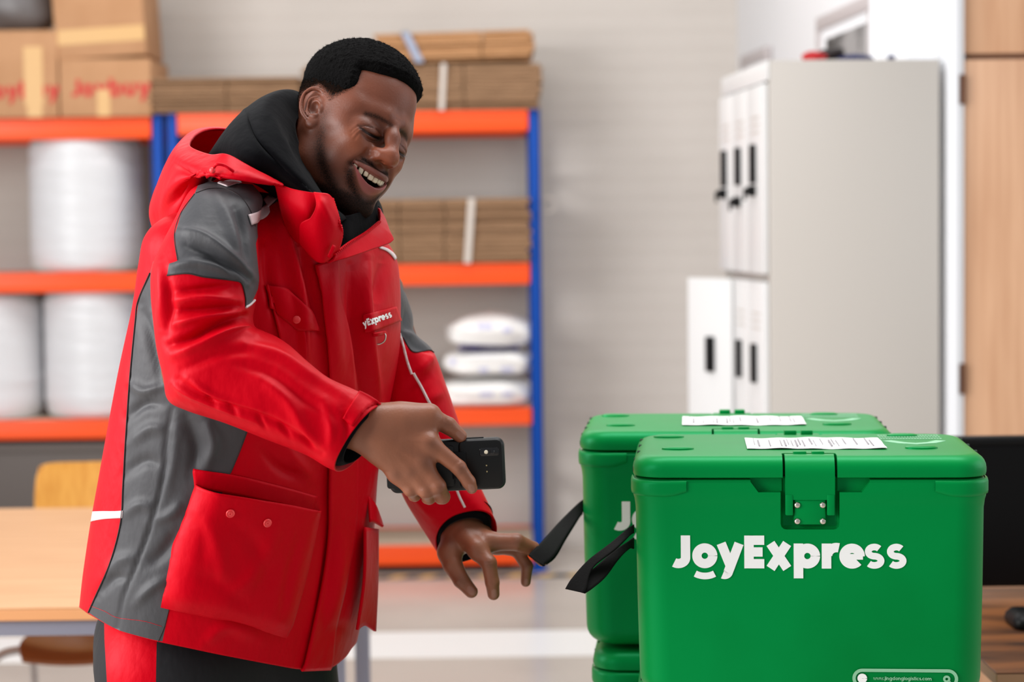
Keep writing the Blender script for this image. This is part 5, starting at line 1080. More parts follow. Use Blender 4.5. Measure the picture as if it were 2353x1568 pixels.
# ------------------------------------------------------------------ pieces sewn on: measured on the cloth surface
def hit(px, py, bvs, off):
    best = None
    for b in bvs:
        p, n = on_bvh(b, px, py, off)
        if p is not None and (best is None or p[1] < best[0][1]): best = (p, n)
    return best
def strip(name, left, right, bvs, off, mt, parent=JACKET, n=40, m_=8, thick=.0016, bulge=0.0, label=None, linear=False):
    """patch between two px polylines laid on the cloth"""
    cu = (lambda P, k: resample(np.array(P, float), k)) if linear else (lambda P, k: cubic(np.array(P, float), k) if len(P) > 2 else resample(np.array(P, float), k))
    A, B = cu(left, n), cu(right, n); P = np.zeros((n, m_, 3)); last = None; ok = np.zeros((n, m_), bool)
    for i in range(n):
        for j in range(m_):
            u = j / (m_ - 1); q = A[i] * (1 - u) + B[i] * u; h = hit(q[0], q[1], bvs, off + bulge * math.sin(math.pi * u) * math.sin(math.pi * i / (n - 1)))
            if h is not None: P[i, j] = h[0]; ok[i, j] = True; last = h[0]
            else: P[i, j] = q[0], -1, q[1]
    if not ok.any(): print('NOHIT', name, left[0]); return None, None
    for i, j in np.argwhere(~ok):
        kk = np.argwhere(ok); b_ = kk[np.argmin(((kk - (i, j)) ** 2 * (4, 1)).sum(1))]; P[i, j] = at(P[i, j, 0], P[i, j, 2], P[b_[0], b_[1], 1])
    for it in range(2): P[1:-1] = (P[:-2] + 2 * P[1:-1] + P[2:]) / 4
    o = pobj(name, P.reshape(-1, 3), grid_faces(n, m_), mt, parent, label=label); md = o.modifiers.new('s', 'SOLIDIFY'); md.thickness = thick; md.offset = -1 if True else 0; 
    return o, P
def patch(name, rows, mt, parent=JACKET, n=36, m_=36, thick=.003, label=None, strokes=()):
    P = np.array([[at(*q) for q in r] for r in rows]); P = cubic(P, n) if len(rows) > 2 else P[0] + np.linspace(0, 1, n)[:, None, None] * (P[1] - P[0]); P = cubic(P.transpose(1, 0, 2), m_).transpose(1, 0, 2)
    if strokes:
        N = nrm(np.cross(np.gradient(P, axis=0), np.gradient(P, axis=1))); s_ = np.sign(np.sum(N * (CAM - P), -1)); d = stroke_disp(proj(P.reshape(-1, 3)), strokes).reshape(P.shape[:2]); P = P + N * (s_ * d)[..., None]
    o = pobj(name, P.reshape(-1, 3), grid_faces(n, m_), mt, parent, label=label); md = o.modifiers.new('s', 'SOLIDIFY'); md.thickness = thick; md.offset = 0; return o, P
def cord(name, pts, bvs, off, r, mt, parent=JACKET, n=40):
    C_ = cubic(np.array(pts, float), n) if len(pts) > 2 else resample(np.array(pts, float), n); P = [h[0] for h in (hit(x, y, bvs, off) for x, y in C_) if h is not None]; V, F = tube_np(np.array(P), r, 6); return pobj(name, V, F, mt, parent, auto=60)
ALL = [TBV, RBV, LBV]
strip('placket', [(719, 611), (731, 655), (742, 713), (748, 787), (752, 870), (752, 980), (749, 1120), (747, 1230), (732, 1340), (706, 1470), (690, 1540)], [(769, 596), (772, 684), (789, 743), (804, 831), (811, 950), (813, 1090), (808, 1220), (786, 1340), (764, 1440), (756, 1538)], [TBV], .0045, M['red'], n=90, m_=14, thick=.004)
strip('pocket_flap', [(607, 654), (634, 657), (660, 665), (690, 686), (708, 712), (726, 759)], [(617, 708), (640, 726), (660, 743), (679, 758), (700, 759), (725, 761)], [TBV], .006, M['red'], n=30, m_=10, thick=.003, bulge=.003)
strip('pocket', [(622, 712), (640, 780), (650, 860)], [(700, 758), (704, 790), (704, 860)], [TBV], .003, M['red'], n=24, m_=16, thick=.002)
_, NP_ = strip('name_patch', [(833, 724), (852, 719), (880, 712), (906, 705)], [(838, 764), (856, 761), (886, 750), (918, 737)], [TBV], .004, M['red'], n=24, m_=8, thick=.003)
strip('reflective_tape', [(212, 1176), (235, 1175), (262, 1175), (283, 1174)], [(208, 1199), (235, 1194), (262, 1192), (281, 1191)], [TBV], .0012, M['reflective'], n=20, m_=4)
strip('reflective_tape', [(569, 494), (590, 487), (608, 476), (618, 470)], [(576, 518), (596, 509), (612, 500), (620, 490)], [TBV, RBV], .0025, M['reflective'], n=20, m_=6)
strip('reflective_tape', [(606, 463), (618, 452), (636, 436)], [(616, 480), (630, 468), (648, 449)], [TBV, RBV], .0035, M['reflective'], n=16, m_=6)
strip('reflective_tape', [(500, 424), (520, 414), (552, 411)], [(522, 432), (540, 426), (556, 420)], [TBV, RBV], .003, M['reflective'], n=16, m_=6)
strip('reflective_tape', [(868, 566), (885, 570), (900, 580), (911, 592)], [(872, 572), (886, 577), (898, 587), (906, 598)], [TBV], .002, M['reflective'], n=12, m_=4)
strip('cuff_tab', [(826, 898), (850, 910), (876, 927)], [(786, 962), (808, 978), (832, 995)], [RBV], .003, M['red'], n=16, m_=10, thick=.003)
cord('piping', SIDE[1:11], [TBV], .0006, .0011, M['piping'], n=70); cord('piping', [(568, 992), (550, 1040), (530, 1087)], [TBV], .0004, .0007, M['piping']); cord('piping', [(389, 1398), (378, 1440), (362, 1478)], [TBV], .0004, .0007, M['piping'])
cord('piping', [(384, 633), (430, 629), (470, 637), (540, 645), (555, 652), (563, 682), (564, 706)], [RBV], .0006, .0010, M['piping']); cord('piping', [(447, 446), (416, 490), (401, 540), (408, 598)], [RBV], .0004, .0006, M['piping']); cord('piping', [(926, 776), (942, 803), (957, 810), (985, 805), (996, 810)], [LBV], .0006, .0010, M['piping'])
cord('seam', [(450, 444), (482, 434), (522, 436), (556, 456), (576, 486), (586, 520)], [RBV], .0003, .0006, M['piping']); cord('pale_piping', [(564, 707), (574, 700), (584, 690)], [RBV, TBV], .001, .0016, M['whitepiping']); cord('pale_piping', [(917, 766), (926, 795), (936, 832), (946, 860)], [LBV], .001, .0020, M['whitepiping']); cord('pale_piping', [(950, 858), (968, 890), (982, 918), (991, 936), (992, 962), (1004, 1000), (1030, 1070), (1052, 1132), (1068, 1166)], [LBV], .001, .0020, M['whitepiping'])
cord('hem_stitching', [(205, 1392), (240, 1405), (270, 1420), (330, 1428), (372, 1440)], [TBV], .0002, .00028, M['red'])
cord('seam', [(745, 612), (750, 690), (762, 780), (776, 980), (780, 1120), (776, 1240), (758, 1350), (735, 1440), (724, 1535)], [TBV], .0046, .0004, M['piping'], n=60)
NBV = BVHTree.FromPolygons([Vector(v) for v in NP_.reshape(-1, 3)], grid_faces(24, 8).tolist())
# snaps
def disc(name, px, py, bvs, off, r, mt, parent=JACKET, ringed=False):
    p, n = hit(px, py, bvs, off); q = Vector(n).to_track_quat('Z', 'Y').to_matrix(); pr = [(r, 0), (r, .0015), (r * .8, .0026), (r * .25, .0030)] if not ringed else [(r, 0), (r, .001), (r * .85, .0018), (r * .7, .0010), (r * .55, .0010), (r * .45, .0019), (r * .25, .0019), (r * .12, .0008)]
    V, F = lathe(pr, 24); V = V @ np.array(q).T + p; return pobj(name, V, F, mt, parent, auto=50)
disc('snap_button', 683, 732, [TBV], .0085, .0055, M['snap'])
# d-ring under the name patch
pD, nD = hit(866, 768, [TBV], .006)
strip('ring_tab', [(853, 764), (855, 772)], [(876, 760), (878, 768)], [TBV], .005, M['red'], n=6, m_=6, thick=.003)
ringpx = [(852, 775), (855, 785), (864, 791), (875, 790), (884, 783), (886, 772), (884, 767)]; P = cubic(np.array([at(x, y, pD[1] - .006) for x, y in ringpx]), 30); V, F = tube_np(P, .0013, 8); pobj('d_ring', V, F, M['steel'], JACKET, auto=60)
# lettering on the name patch
bx_ = np.array([[836, 752], [901, 729]], float); Ls, wd_ = letters('yExpress', 1.0, .25, .0, .03); up_ = np.array([3.2, 11.5]) * -1; ux = (bx_[1] - bx_[0]) / wd_
for ch, V, F in Ls:
    Q = bx_[0] + V[:, :1] * ux + V[:, 1:2] * np.array([-4.5, -15.5]); W_ = []
    for (x, y), (a, b, c) in zip(Q, V):
        h = hit(x, y, [NBV], .0004 + (.0006 if c > 0 else 0)) or hit(x, y, [TBV], .0055 + (.0006 if c > 0 else 0)); W_.append(h[0] if h is not None else W_[-1])
    n2 = len(F); pobj('letter', np.array(W_), F, M['logo'], JACKET, smooth=False)
# big cargo pocket, standing off the jacket
PK = [(449, 1112), (540, 1128), (640, 1148), (716, 1168)], [(372, 1394), (460, 1412), (560, 1436), (652, 1464)]
def pock(u, v):
    a = np.array(PK[0]); b = np.array(PK[1]); t = np.clip(u * 3, 0, 2.999); i = int(t); f_ = t - i
    p = a[i] * (1 - f_) + a[i + 1] * f_; q = b[i] * (1 - f_) + b[i + 1] * f_; c = p * (1 - v) + q * v; c[0] += -8 * math.sin(math.pi * v) * (1 - u) + 6 * math.sin(math.pi * v) * u; return c
n, m_ = 46, 46; P = np.zeros((n, m_, 3))
for i in range(n):
    for j in range(m_):
        u, v = j / (m_ - 1), i / (n - 1); x, y = pock(u, v); h = hit(x, y, [TBV], 0); 
        stand = .006 + .030 * min(1, 6 * u) ** .7 * min(1, 7 * (1 - u) + .25) ** .6 * (.45 + .55 * (1 - v) ** 1.2) * min(1, 8 * (1 - v) + .15) ; P[i, j] = h[0] + nrm(h[1]) * stand if h is not None else P[i, j - 1] + np.array([.003, 0, 0])
for it in range(4): P[1:-1, 1:-1] = (P[:-2, 1:-1] + P[2:, 1:-1] + P[1:-1, :-2] + P[1:-1, 2:]) / 4
PST = [([(455, 1180), (500, 1260), (520, 1350)], 20, .004), ([(520, 1180), (600, 1280), (610, 1370)], 22, -.004), ([(640, 1200), (600, 1300), (520, 1380)], 18, .004), ([(690, 1230), (665, 1330), (650, 1420)], 10, -.004), ([(420, 1330), (500, 1340), (600, 1420)], 18, -.003), ([(440, 1190), (470, 1230), (460, 1300)], 14, -.003)]
N = nrm(np.cross(np.gradient(P, axis=0), np.gradient(P, axis=1))); sg = np.sign(np.sum(N * (CAM - P), -1)); P = P + N * (sg * stroke_disp(proj(P.reshape(-1, 3)), PST).reshape(n, m_))[..., None]
# side walls close the pocket onto the jacket: left, bottom, right
rim = [P[i, 0] for i in range(n)] + [P[n - 1, j] for j in range(1, m_)] + [P[i, m_ - 1] for i in range(n - 2, -1, -1)]; rim = np.array(rim); back = []
for p in rim:
    q = proj(p); h = hit(q[0], q[1], [TBV], -.003); back.append(h[0] if h is not None else p + np.array([0, .04, 0]))
V = np.vstack([P.reshape(-1, 3), rim, np.array(back)]); F = grid_faces(n, m_).tolist(); o1 = n * m_; L_ = len(rim); F += [(o1 + i, o1 + i + 1, o1 + L_ + i + 1, o1 + L_ + i) for i in range(L_ - 1)]
bm = bmesh.new(); vs = [bm.verts.new(v - BASE) for v in V]; [bm.faces.new([vs[k] for k in f]) for f in F]; bmesh.ops.remove_doubles(bm, verts=bm.verts, dist=1e-5)
PKT = link('cargo_pocket', bm_mesh(bm), M['red'], JACKET, auto=50); md = PKT.modifiers.new('s', 'SOLIDIFY'); md.thickness = .0015
PBV = BVHTree.FromPolygons([Vector(v) for v in P.reshape(-1, 3)], grid_faces(n, m_).tolist())
disc('snap_button', 529, 1180, [PBV], .0008, .0062, M['snap'], ringed=True); disc('snap_button', 614, 1202, [PBV], .0008, .0062, M['snap'], ringed=True)
strip('pocket_facing', [(444, 1078), (540, 1092), (640, 1116), (726, 1140)], [(447, 1120), (540, 1136), (640, 1158), (716, 1176)], [TBV], .004, M['red'], n=40, m_=8, thick=.003)
# far side pocket and its flap, seen at the right edge of the jacket
patch('far_pocket_flap', [[(846, 1140, 2.935), (862, 1160, 2.95), (872, 1185, 2.97), (880, 1209, 2.985)], [(850, 1200, 2.925), (858, 1201, 2.935), (868, 1205, 2.95), (880, 1211, 2.965)]], M['red'], n=8, m_=14, thick=.003)
patch('far_pocket', [[(838, 1212, 2.90), (850, 1214, 2.935), (868, 1216, 2.975)], [(836, 1330, 2.905), (850, 1332, 2.935), (867, 1330, 2.975)], [(820, 1448, 2.91), (838, 1438, 2.935), (862, 1452, 2.97)]], M['red'], n=20, m_=14, thick=.004)
# ------------------------------------------------------------------ collar, hood, hoodie
patch('collar', [[(632, 418, 2.72), (664, 432, 2.69), (696, 439, 2.672), (728, 444, 2.668)], [(640, 450, 2.71), (672, 470, 2.682), (704, 484, 2.668), (730, 476, 2.672)], [(648, 490, 2.715), (680, 512, 2.69), (706, 514, 2.68), (728, 500, 2.68)], [(660, 530, 2.725), (690, 560, 2.70), (710, 545, 2.69), (726, 520, 2.69)]], M['red'], n=36, m_=36, thick=.004)
patch('collar', [[(722, 443, 2.668), (738, 445, 2.664), (752, 447, 2.666), (764, 459, 2.676)], [(727, 472, 2.655), (742, 470, 2.655), (760, 480, 2.660), (777, 498, 2.670)], [(714, 500, 2.652), (736, 505, 2.651), (762, 518, 2.660), (785, 540, 2.678)], [(692, 515, 2.662), (724, 545, 2.656), (752, 560, 2.662), (780, 566, 2.682)], [(690, 560, 2.685), (716, 590, 2.672), (740, 604, 2.668), (770, 584, 2.684)]], M['red'], n=44, m_=36, thick=.004, strokes=[([(735, 455), (750, 490), (765, 520)], 7, .002)])
patch('collar_flap', [[(768, 586, 2.68), (800, 562, 2.705), (842, 536, 2.75), (870, 512, 2.80), (872, 484, 2.845)], [(764, 596, 2.677), (800, 578, 2.70), (846, 556, 2.742), (884, 532, 2.79), (884, 505, 2.835)], [(752, 604, 2.675), (800, 592, 2.695), (850, 575, 2.735), (900, 556, 2.785), (896, 540, 2.80)]], M['red'], n=24, m_=40, thick=.004)
patch('collar_stand', [[(842, 508, 2.90), (858, 486, 2.89), (870, 478, 2.86), (884, 500, 2.84)], [(820, 545, 2.87), (845, 535, 2.86), (868, 530, 2.83), (896, 548, 2.81)]], M['red'], n=12, m_=24, thick=.004)
# zip: teeth along both edges
def zip_edge(pts):
    P = cubic(np.array([at(*p) for p in pts]), 60); P = resample(P, int(np.linalg.norm(np.diff(P, axis=0), axis=1).sum() / .0036)); parts = []
    for i, p in enumerate(P):
        V, F = rr_loft([(.0015, .0022, .0005, -.0012), (.0015, .0022, .0005, .0012)], 1); T = nrm(P[min(i + 1, len(P) - 1)] - P[max(i - 1, 0)]); q = np.array(Vector(T).to_track_quat('X', 'Z').to_matrix()); parts.append((V @ q.T + p, F))
    V, F = merge(parts); o = pobj('zip_teeth', V, F, M['red'], JACKET, smooth=False); o['kind'] = 'stuff'
zip_edge([(764, 458, 2.677), (781, 514, 2.669), (785, 540, 2.68), (777, 570, 2.684)]); zip_edge([(770, 584, 2.677), (800, 560, 2.702), (842, 534, 2.747), (872, 510, 2.797)])
patch('zip_pull', [[(764, 562, 2.662), (772, 566, 2.662)], [(752, 590, 2.658), (759, 594, 2.658)]], M['red'], n=6, m_=4, thick=.003)
HOODR = [
 [(648, 424, 2.70), (606, 404, 2.69), (560, 377, 2.69), (520, 356, 2.70), (482, 357, 2.73), (438, 338, 2.79), (446, 314, 2.87), (476, 299, 2.93), (524, 299, 2.96), (590, 318, 2.97), (650, 345, 2.97)],
 [(650, 427, 2.69), (612, 419, 2.672), (566, 411, 2.66), (520, 404, 2.662), (466, 391, 2.685), (400, 360, 2.79), (424, 318, 2.93), (462, 300, 2.99), (524, 302, 3.02), (594, 325, 3.02), (655, 350, 3.0)],
 [(648, 427, 2.70), (610, 417, 2.69), (562, 409, 2.69), (510, 402, 2.69), (444, 405, 2.69), (366, 425, 2.81), (400, 370, 2.99), (452, 345, 3.05), (530, 350, 3.07), (600, 372, 3.06), (660, 385, 3.03)],
 [(644, 424, 2.78), (604, 414, 2.78), (556, 406, 2.77), (505, 401, 2.75), (428, 428, 2.72), (346, 488, 2.84), (392, 440, 3.02), (450, 420, 3.06), (535, 420, 3.07), (605, 430, 3.06), (660, 440, 3.03)],
 [(640, 420, 2.82), (600, 410, 2.82), (550, 404, 2.81), (495, 404, 2.80), (412, 490, 2.75), (360, 548, 2.86), (400, 510, 3.0), (455, 490, 3.03), (540, 480, 3.03), (605, 480, 3.02), (660, 480, 3.0)]]
patch('hood', HOODR, M['red'], n=80, m_=120, thick=.004, label='red hood folded back', strokes=[([(400, 372), (450, 400), (520, 416)], 6, -.004), ([(420, 385), (400, 430), (372, 480)], 12, .005), ([(450, 400), (425, 440), (395, 470)], 12, -.006), ([(480, 405), (470, 420), (430, 450)], 9, .004), ([(540, 395), (580, 405), (630, 420)], 10, .003), ([(370, 440), (362, 480), (365, 520)], 10, -.004), ([(430, 380), (434, 395)], 4, -.003), ([(450, 388), (452, 402)], 4, -.003), ([(475, 395), (476, 408)], 4, -.003), ([(505, 400), (505, 414)], 4, -.003)])
V, F = lathe([(.0042, 0), (.0042, .003), (.002, .005)], 14); V = V @ np.array(Vector((-.2, -1, .1)).to_track_quat('Z', 'Y').to_matrix()).T + at(489, 392, 2.662); pobj('toggle', V, F, M['snap'], JACKET, auto=50)
V, F = tube_np(cubic(np.array([at(*p) for p in ((490, 388, 2.665), (498, 378, 2.655), (515, 380, 2.655), (528, 388, 2.655), (536, 394, 2.66))]), 20), .0022, 8); pobj('drawcord', V, F, M['red'], JACKET, auto=60)
HOODIE = patch('hoodie', [
 [(742, 575, 2.80), (690, 510, 2.81), (620, 440, 2.81), (530, 392, 2.80), (475, 370, 2.85), (520, 350, 2.97), (640, 350, 3.02), (740, 380, 3.03), (820, 440, 3.03), (870, 480, 2.98), (880, 530, 2.90)],
 [(758, 520, 2.735), (708, 466, 2.735), (640, 410, 2.73), (562, 362, 2.71), (528, 300, 2.78), (572, 258, 2.90), (660, 240, 2.99), (750, 300, 3.03), (815, 400, 3.03), (868, 466, 2.98), (876, 500, 2.91)],
 [(776, 512, 2.722), (730, 462, 2.705), (668, 398, 2.70), (606, 330, 2.71), (583, 266, 2.77), (614, 222, 2.86), (680, 214, 2.95), (750, 275, 2.99), (810, 390, 2.99), (860, 455, 2.955), (868, 480, 2.91)],
 [(796, 506, 2.745), (752, 466, 2.735), (700, 402, 2.73), (650, 335, 2.735), (622, 272, 2.77), (640, 232, 2.84), (690, 232, 2.90), (745, 285, 2.94), (800, 390, 2.95), (846, 450, 2.94), (852, 480, 2.91)],
 [(806, 520, 2.78), (764, 488, 2.785), (722, 420, 2.79), (690, 350, 2.80), (676, 300, 2.815), (682, 275, 2.85), (705, 275, 2.88), (740, 310, 2.91), (790, 400, 2.93), (830, 460, 2.93), (838, 490, 2.91)]], M['blackcloth'], PERSON, n=70, m_=110, thick=.006, strokes=[([(566, 258), (590, 320), (650, 385), (720, 445)], 4, -.007), ([(620, 270), (640, 320), (690, 380)], 10, .004), ([(530, 330), (570, 360), (640, 410)], 14, .004), ([(660, 320), (672, 350), (700, 390)], 7, -.005)], label='black hoodie with its hood bunched round the neck')[0]
patch('neckline', [[(784, 500, 2.74), (806, 494, 2.75), (840, 482, 2.80), (866, 462, 2.87)], [(772, 545, 2.72), (800, 535, 2.735), (836, 515, 2.785), (866, 492, 2.85)], [(760, 600, 2.72), (800, 590, 2.73), (850, 560, 2.78), (880, 530, 2.84)]], M['blackcloth'], HOODIE, n=24, m_=30, thick=.004)
# black inner cuffs of the hoodie
def cuff(st):
    P = sleeve(st, n=40, m_=80, strokes=()); return pobj('hoodie_cuff', P.reshape(-1, 3), grid_faces(P.shape[0], P.shape[1], True), M['blackcloth'], HOODIE)
cuff([((735, 1050), (830, 912), 2.597, .040, 0), ((776, 1070), (864, 932), 2.595, .040, -.002, .012), ((800, 1066), (874, 944), 2.595, .036, -.002, .014)])
cuff([((1090, 1190), (985, 1208), 3.04, .034, -.022), ((1128, 1214), (1006, 1240), 3.04, .045, -.040), ((1122, 1228), (1008, 1256), 3.04, .042, -.040)])
# ------------------------------------------------------------------ trousers, shoes
g = Fld(BASE + np.array([-.33, -.32, .05]), BASE + np.array([.33, .32, 1.06]), .009)
hc = at(492, 1520, 2.93); hipR = hc + RW_ * .10; hipL = hc - RW_ * .10 + FW * .02
footR = np.array([hipR[0] - .01, hipR[1] - .02, .10]); footL = np.array([hipL[0] + .05, hipL[1] + .02, .10])
hc = hc - FW * .03; g.ell(hc + np.array([0, 0, .03]), (.155, .14, .12), .02)
for hp, ft in ((hipR, footR), (hipL, footL)):
    kn = (hp * .52 + ft * .48) + FW * .025; g.cone(hp, kn, .100, .085, .05); g.cone(kn, ft, .085, .068, .04)
kx = at(213, 1500, 2.93)[0]
V, F = g.mesh(2); Q = proj(V); RS_ = [(239, 1380), (240, 1470), (246, 1575), (290, 2300), (420, 2700), (440, 2300), (358, 1575), (360, 1480), (364, 1380)]
nv = V - hc; front = (nrm(CAM - V) * nrm(V - np.array([hc[0], hc[1], 0]) * np.array([1, 1, 0]) - V * np.array([0, 0, 1]))).sum(-1) > -.15
(a1, a2), (b1, b2) = split_field(V, F, np.where(front, poly_field(Q, RS_), -30.))
TRO = pobj('trousers', b1, b2, M['darktrouser']); TRO['label'] = 'dark work trousers with a red side panel'; pobj('side_panel', a1, a2, M['red'], TRO, label='red trouser panel')
for ft in (footR, footL):
    f_ = nrm(FW + np.array([0, -.2, 0])); s_ = np.array([f_[1], -f_[0], 0]); lv = []
    rows = []
    for t, hw, hh in ((-.09, .022, .05), (-.075, .036, .085), (-.02, .042, .10), (.05, .046, .075), (.11, .050, .055), (.16, .042, .042), (.19, .018, .03)):
        th = np.linspace(0, 2 * np.pi, 24, endpoint=False); c = ft * np.array([1, 1, 0]) + f_ * t; rows.append([c + s_ * hw * math.cos(k) + UP * (hh / 2 + hh / 2 * np.sign(math.sin(k)) * abs(math.sin(k)) ** .6 + .0) for k in th])
    P = cubic(np.array(rows), 30); P[..., 2] = np.maximum(P[..., 2], .001); Fq = grid_faces(30, 24, True).tolist() + [tuple(range(23, -1, -1)), tuple(range(29 * 24, 30 * 24))]; pobj('shoe', P.reshape(-1, 3), Fq, M['black'])
# ------------------------------------------------------------------ hands
def hand_grid(pts, h=.0013, pad=.03):
    P = np.array([at(*p) for p in pts]); return Fld(P.min(0) - pad, P.max(0) + pad, h)
RH = dict(index=[(986, 1020, 2.590), (1054, 1075, 2.590), (1077, 1108, 2.598), (1084, 1122, 2.602)], middle=[(970, 1066, 2.588), (1006, 1118, 2.584), (1017, 1142, 2.602), (1012, 1146, 2.626)], ring=[(942, 1080, 2.590), (978, 1128, 2.585), (986, 1144, 2.605), (981, 1146, 2.628)], pinky=[(912, 1089, 2.594), (943, 1126, 2.590), (953, 1139, 2.608), (949, 1141, 2.627)], thumb=[(925, 966, 2.60), (985, 957, 2.605), (1030, 979, 2.612), (1057, 1002, 2.618)])
g = hand_grid([p for k in RH.values() for p in k] + [(790, 1000, 2.6), (860, 930, 2.6)])
A = lambda *p: at(*p)
g.chain([A(800, 985, 2.597), A(838, 990, 2.594), A(880, 1010, 2.592)], [.024, .0225, .022], .01); g.chain([A(845, 960, 2.594), A(880, 962, 2.592)], [.0185, .018], .02); g.chain([A(838, 1000, 2.594), A(870, 1030, 2.594)], [.0185, .018], .02)
for m0, r0 in (('index', .0130), ('middle', .0130), ('ring', .0122), ('pinky', .0115)):
    b = RH[m0][0]; g.chain([A(875 + (b[0] - 940) * .12, 995 + (b[1] - 1050) * .35, 2.594), A(*b)], [.0175, r0], .02)
g.chain([A(875, 975, 2.597), A(*RH['thumb'][0]), A(*RH['thumb'][1])], [.018, .0175, .0135], .02); g.chain([A(930, 985, 2.602), A(975, 1002, 2.602)], [.014, .0095], .02); g.chain([A(960, 975, 2.606), A(985, 995, 2.606)], [.010, .006], .016)
for k, r in (('index', [.0122, .0098, .0088, .0076]), ('middle', [.0120, .0106, .0095, .008]), ('ring', [.0115, .0100, .0088, .0076]), ('pinky', [.0105, .0088, .0078, .0068]), ('thumb', [.0165, .0132, .0112, .0090])):
    g.chain([A(*p) for p in RH[k]], r, .009 if k != 'thumb' else .016, .003)
for k in ('index', 'middle', 'ring', 'pinky'):     # knuckles and tendons
    b = A(*RH[k][0]); g.brush([b + np.array([0, -.011, .004])], .009, .0016); w0 = A(880, 1000, 2.58); g.brush([w0 * .55 + b * .45 + np.array([0, -.012, 0]), b + np.array([0, -.012, .002])], .004, .0009)
    pp = A(*RH[k][1]); g.brush([pp + np.array([0, -.010, 0])], .006, .0008)
for x, y in ((1048, 1066), (1054, 1074), (1000, 1110), (1006, 1118)): g.brush([A(x - 7, y + 7, 2.582), A(x + 7, y - 6, 2.582)], .0015, -.0007)
for x, y in ((1022, 966), (1027, 972), (1032, 979), (1045, 992)): g.brush([A(x - 4, y + 8, 2.600), A(x + 7, y - 8, 2.600)], .0014, -.0008)
RHV, RHF = g.mesh(2)
dz = .0
LH = dict(thumb=[(1033, 1270, 3.005), (1040, 1298, 2.995), (1060, 1334, 2.985), (1083, 1360, 2.98)], index=[(1094, 1262, 2.985), (1123, 1294, 2.970), (1131, 1338, 2.970), (1134, 1366, 2.975)], middle=[(1124, 1246, 3.0), (1186, 1246, 2.997), (1224, 1262, 3.015), (1246, 1288, 3.022)], ring=[(1138, 1254, 3.03), (1188, 1266, 3.022), (1211, 1302, 3.018), (1208, 1338, 3.02)], pinky=[(1140, 1252, 3.058), (1188, 1266, 3.06), (1211, 1298, 3.055), (1210, 1322, 3.05)])
g = hand_grid([p for k in LH.values() for p in k] + [(1035, 1165, 3.06), (1105, 1165, 3.06)])
g.chain([A(1072, 1150, 3.045), A(1064, 1195, 3.04), A(1068, 1222, 3.03)], [.025, .0235, .0225], .01); g.chain([A(1045, 1205, 3.04), A(1044, 1232, 3.03)], [.016, .016], .015); g.chain([A(1086, 1204, 3.04), A(1102, 1226, 3.03)], [.017, .016], .015)
for k, r in (('index', .0150), ('middle', .0145), ('ring', .013), ('pinky', .012)): g.chain([A(1068 + (LH[k][0][0] - 1110) * .4, 1222, 3.03 + (LH[k][0][2] - 3.01) * .7), A(*LH[k][0])], [.018, r], .014)
g.chain([A(1045, 1228, 3.025), A(*LH['thumb'][0])], [.018, .0165], .014); g.chain([A(1045, 1245, 3.02), A(1085, 1254, 3.01)], [.014, .010], .012); g.brush([A(1052, 1292, 2.985), A(1062, 1276, 2.98), A(1076, 1268, 2.98)], .010, -.006); g.brush([A(1060, 1235, 2.995), A(1080, 1250, 2.985)], .008, .0022)
for k, r in (('thumb', [.0172, .0148, .0122, .0100]), ('index', [.0142, .0118, .0106, .0092]), ('middle', [.0138, .0132, .0112, .0095]), ('ring', [.0118, .0098, .0090, .0076]), ('pinky', [.010, .0085, .0078, .0068])): g.chain([A(*p) for p in LH[k]], r, .010, .003)
for k in ('index', 'middle'): b = A(*LH[k][0]); g.brush([b + np.array([0, -.010, .008])], .009, .0018); g.brush([A(1068, 1215, 3.0), b + np.array([0, -.006, .010])], .004, .0008)
for k in ('thumb', 'index', 'middle'):
    p1 = A(*LH[k][1 if k != 'thumb' else 2]); g.brush([p1 + np.array([0, -.010, 0])], .007, .0010)
for x, y in ((1050, 1330), (1056, 1338), (1064, 1346)): g.brush([A(x - 8, y + 6, 2.972), A(x + 10, y - 5, 2.972)], .0014, -.0008)
for x, y in ((1122, 1286), (1123, 1294), (1124, 1302), (1132, 1340)): g.brush([A(x - 10, y + 1, 2.958), A(x + 10, y - 1, 2.958)], .0014, -.0008)
LHV, LHF = g.mesh(2)
def hand_colour(V, nails, joints):
    col = np.tile(L3((140, 88, 64)), (len(V), 1)); Q = proj(V); rough = np.full(len(V), .42); rg = np.random.default_rng(1)
    def bl(m_, c, a): 
        nonlocal col
        col = col + (m_ * a)[:, None] * (L3(c) - col)
    for x, y, r in joints: bl(np.exp(-((Q[:, 0] - x) ** 2 + (Q[:, 1] - y) ** 2) / r ** 2), (92, 58, 44), .38)
    for x, y, a_, b_, ang, D in nails:
        c, s_ = math.cos(ang), math.sin(ang); u = (Q[:, 0] - x) * c + (Q[:, 1] - y) * s_; v = -(Q[:, 0] - x) * s_ + (Q[:, 1] - y) * c; m_ = ((u / a_) ** 2 + (v / b_) ** 2 < 1) * (V[:, 1] < D); bl(m_ * 1.0, (156, 110, 94), .8); rough[m_ > 0] = .25
    return col, rough
rc, rr = hand_colour(RHV, [(1083, 1123, 11, 7, 1.1, 2.60), (1058, 1002, 12, 6, .75, 2.612)], [(976, 1066, 16), (946, 1086, 14), (913, 1092, 12), (1057, 1075, 14), (1014, 1130, 12), (1030, 975, 13), (990, 1022, 14)])
lc, lr = hand_colour(LHV, [(1084, 1359, 13, 8, .75, 2.975), (1136, 1366, 11, 7, 1.5, 2.97), (1210, 1340, 9, 5, 1.6, 3.02)], [(1124, 1293, 14), (1058, 1334, 15), (1190, 1240, 12), (1035, 1240, 22), (1212, 1302, 10)])
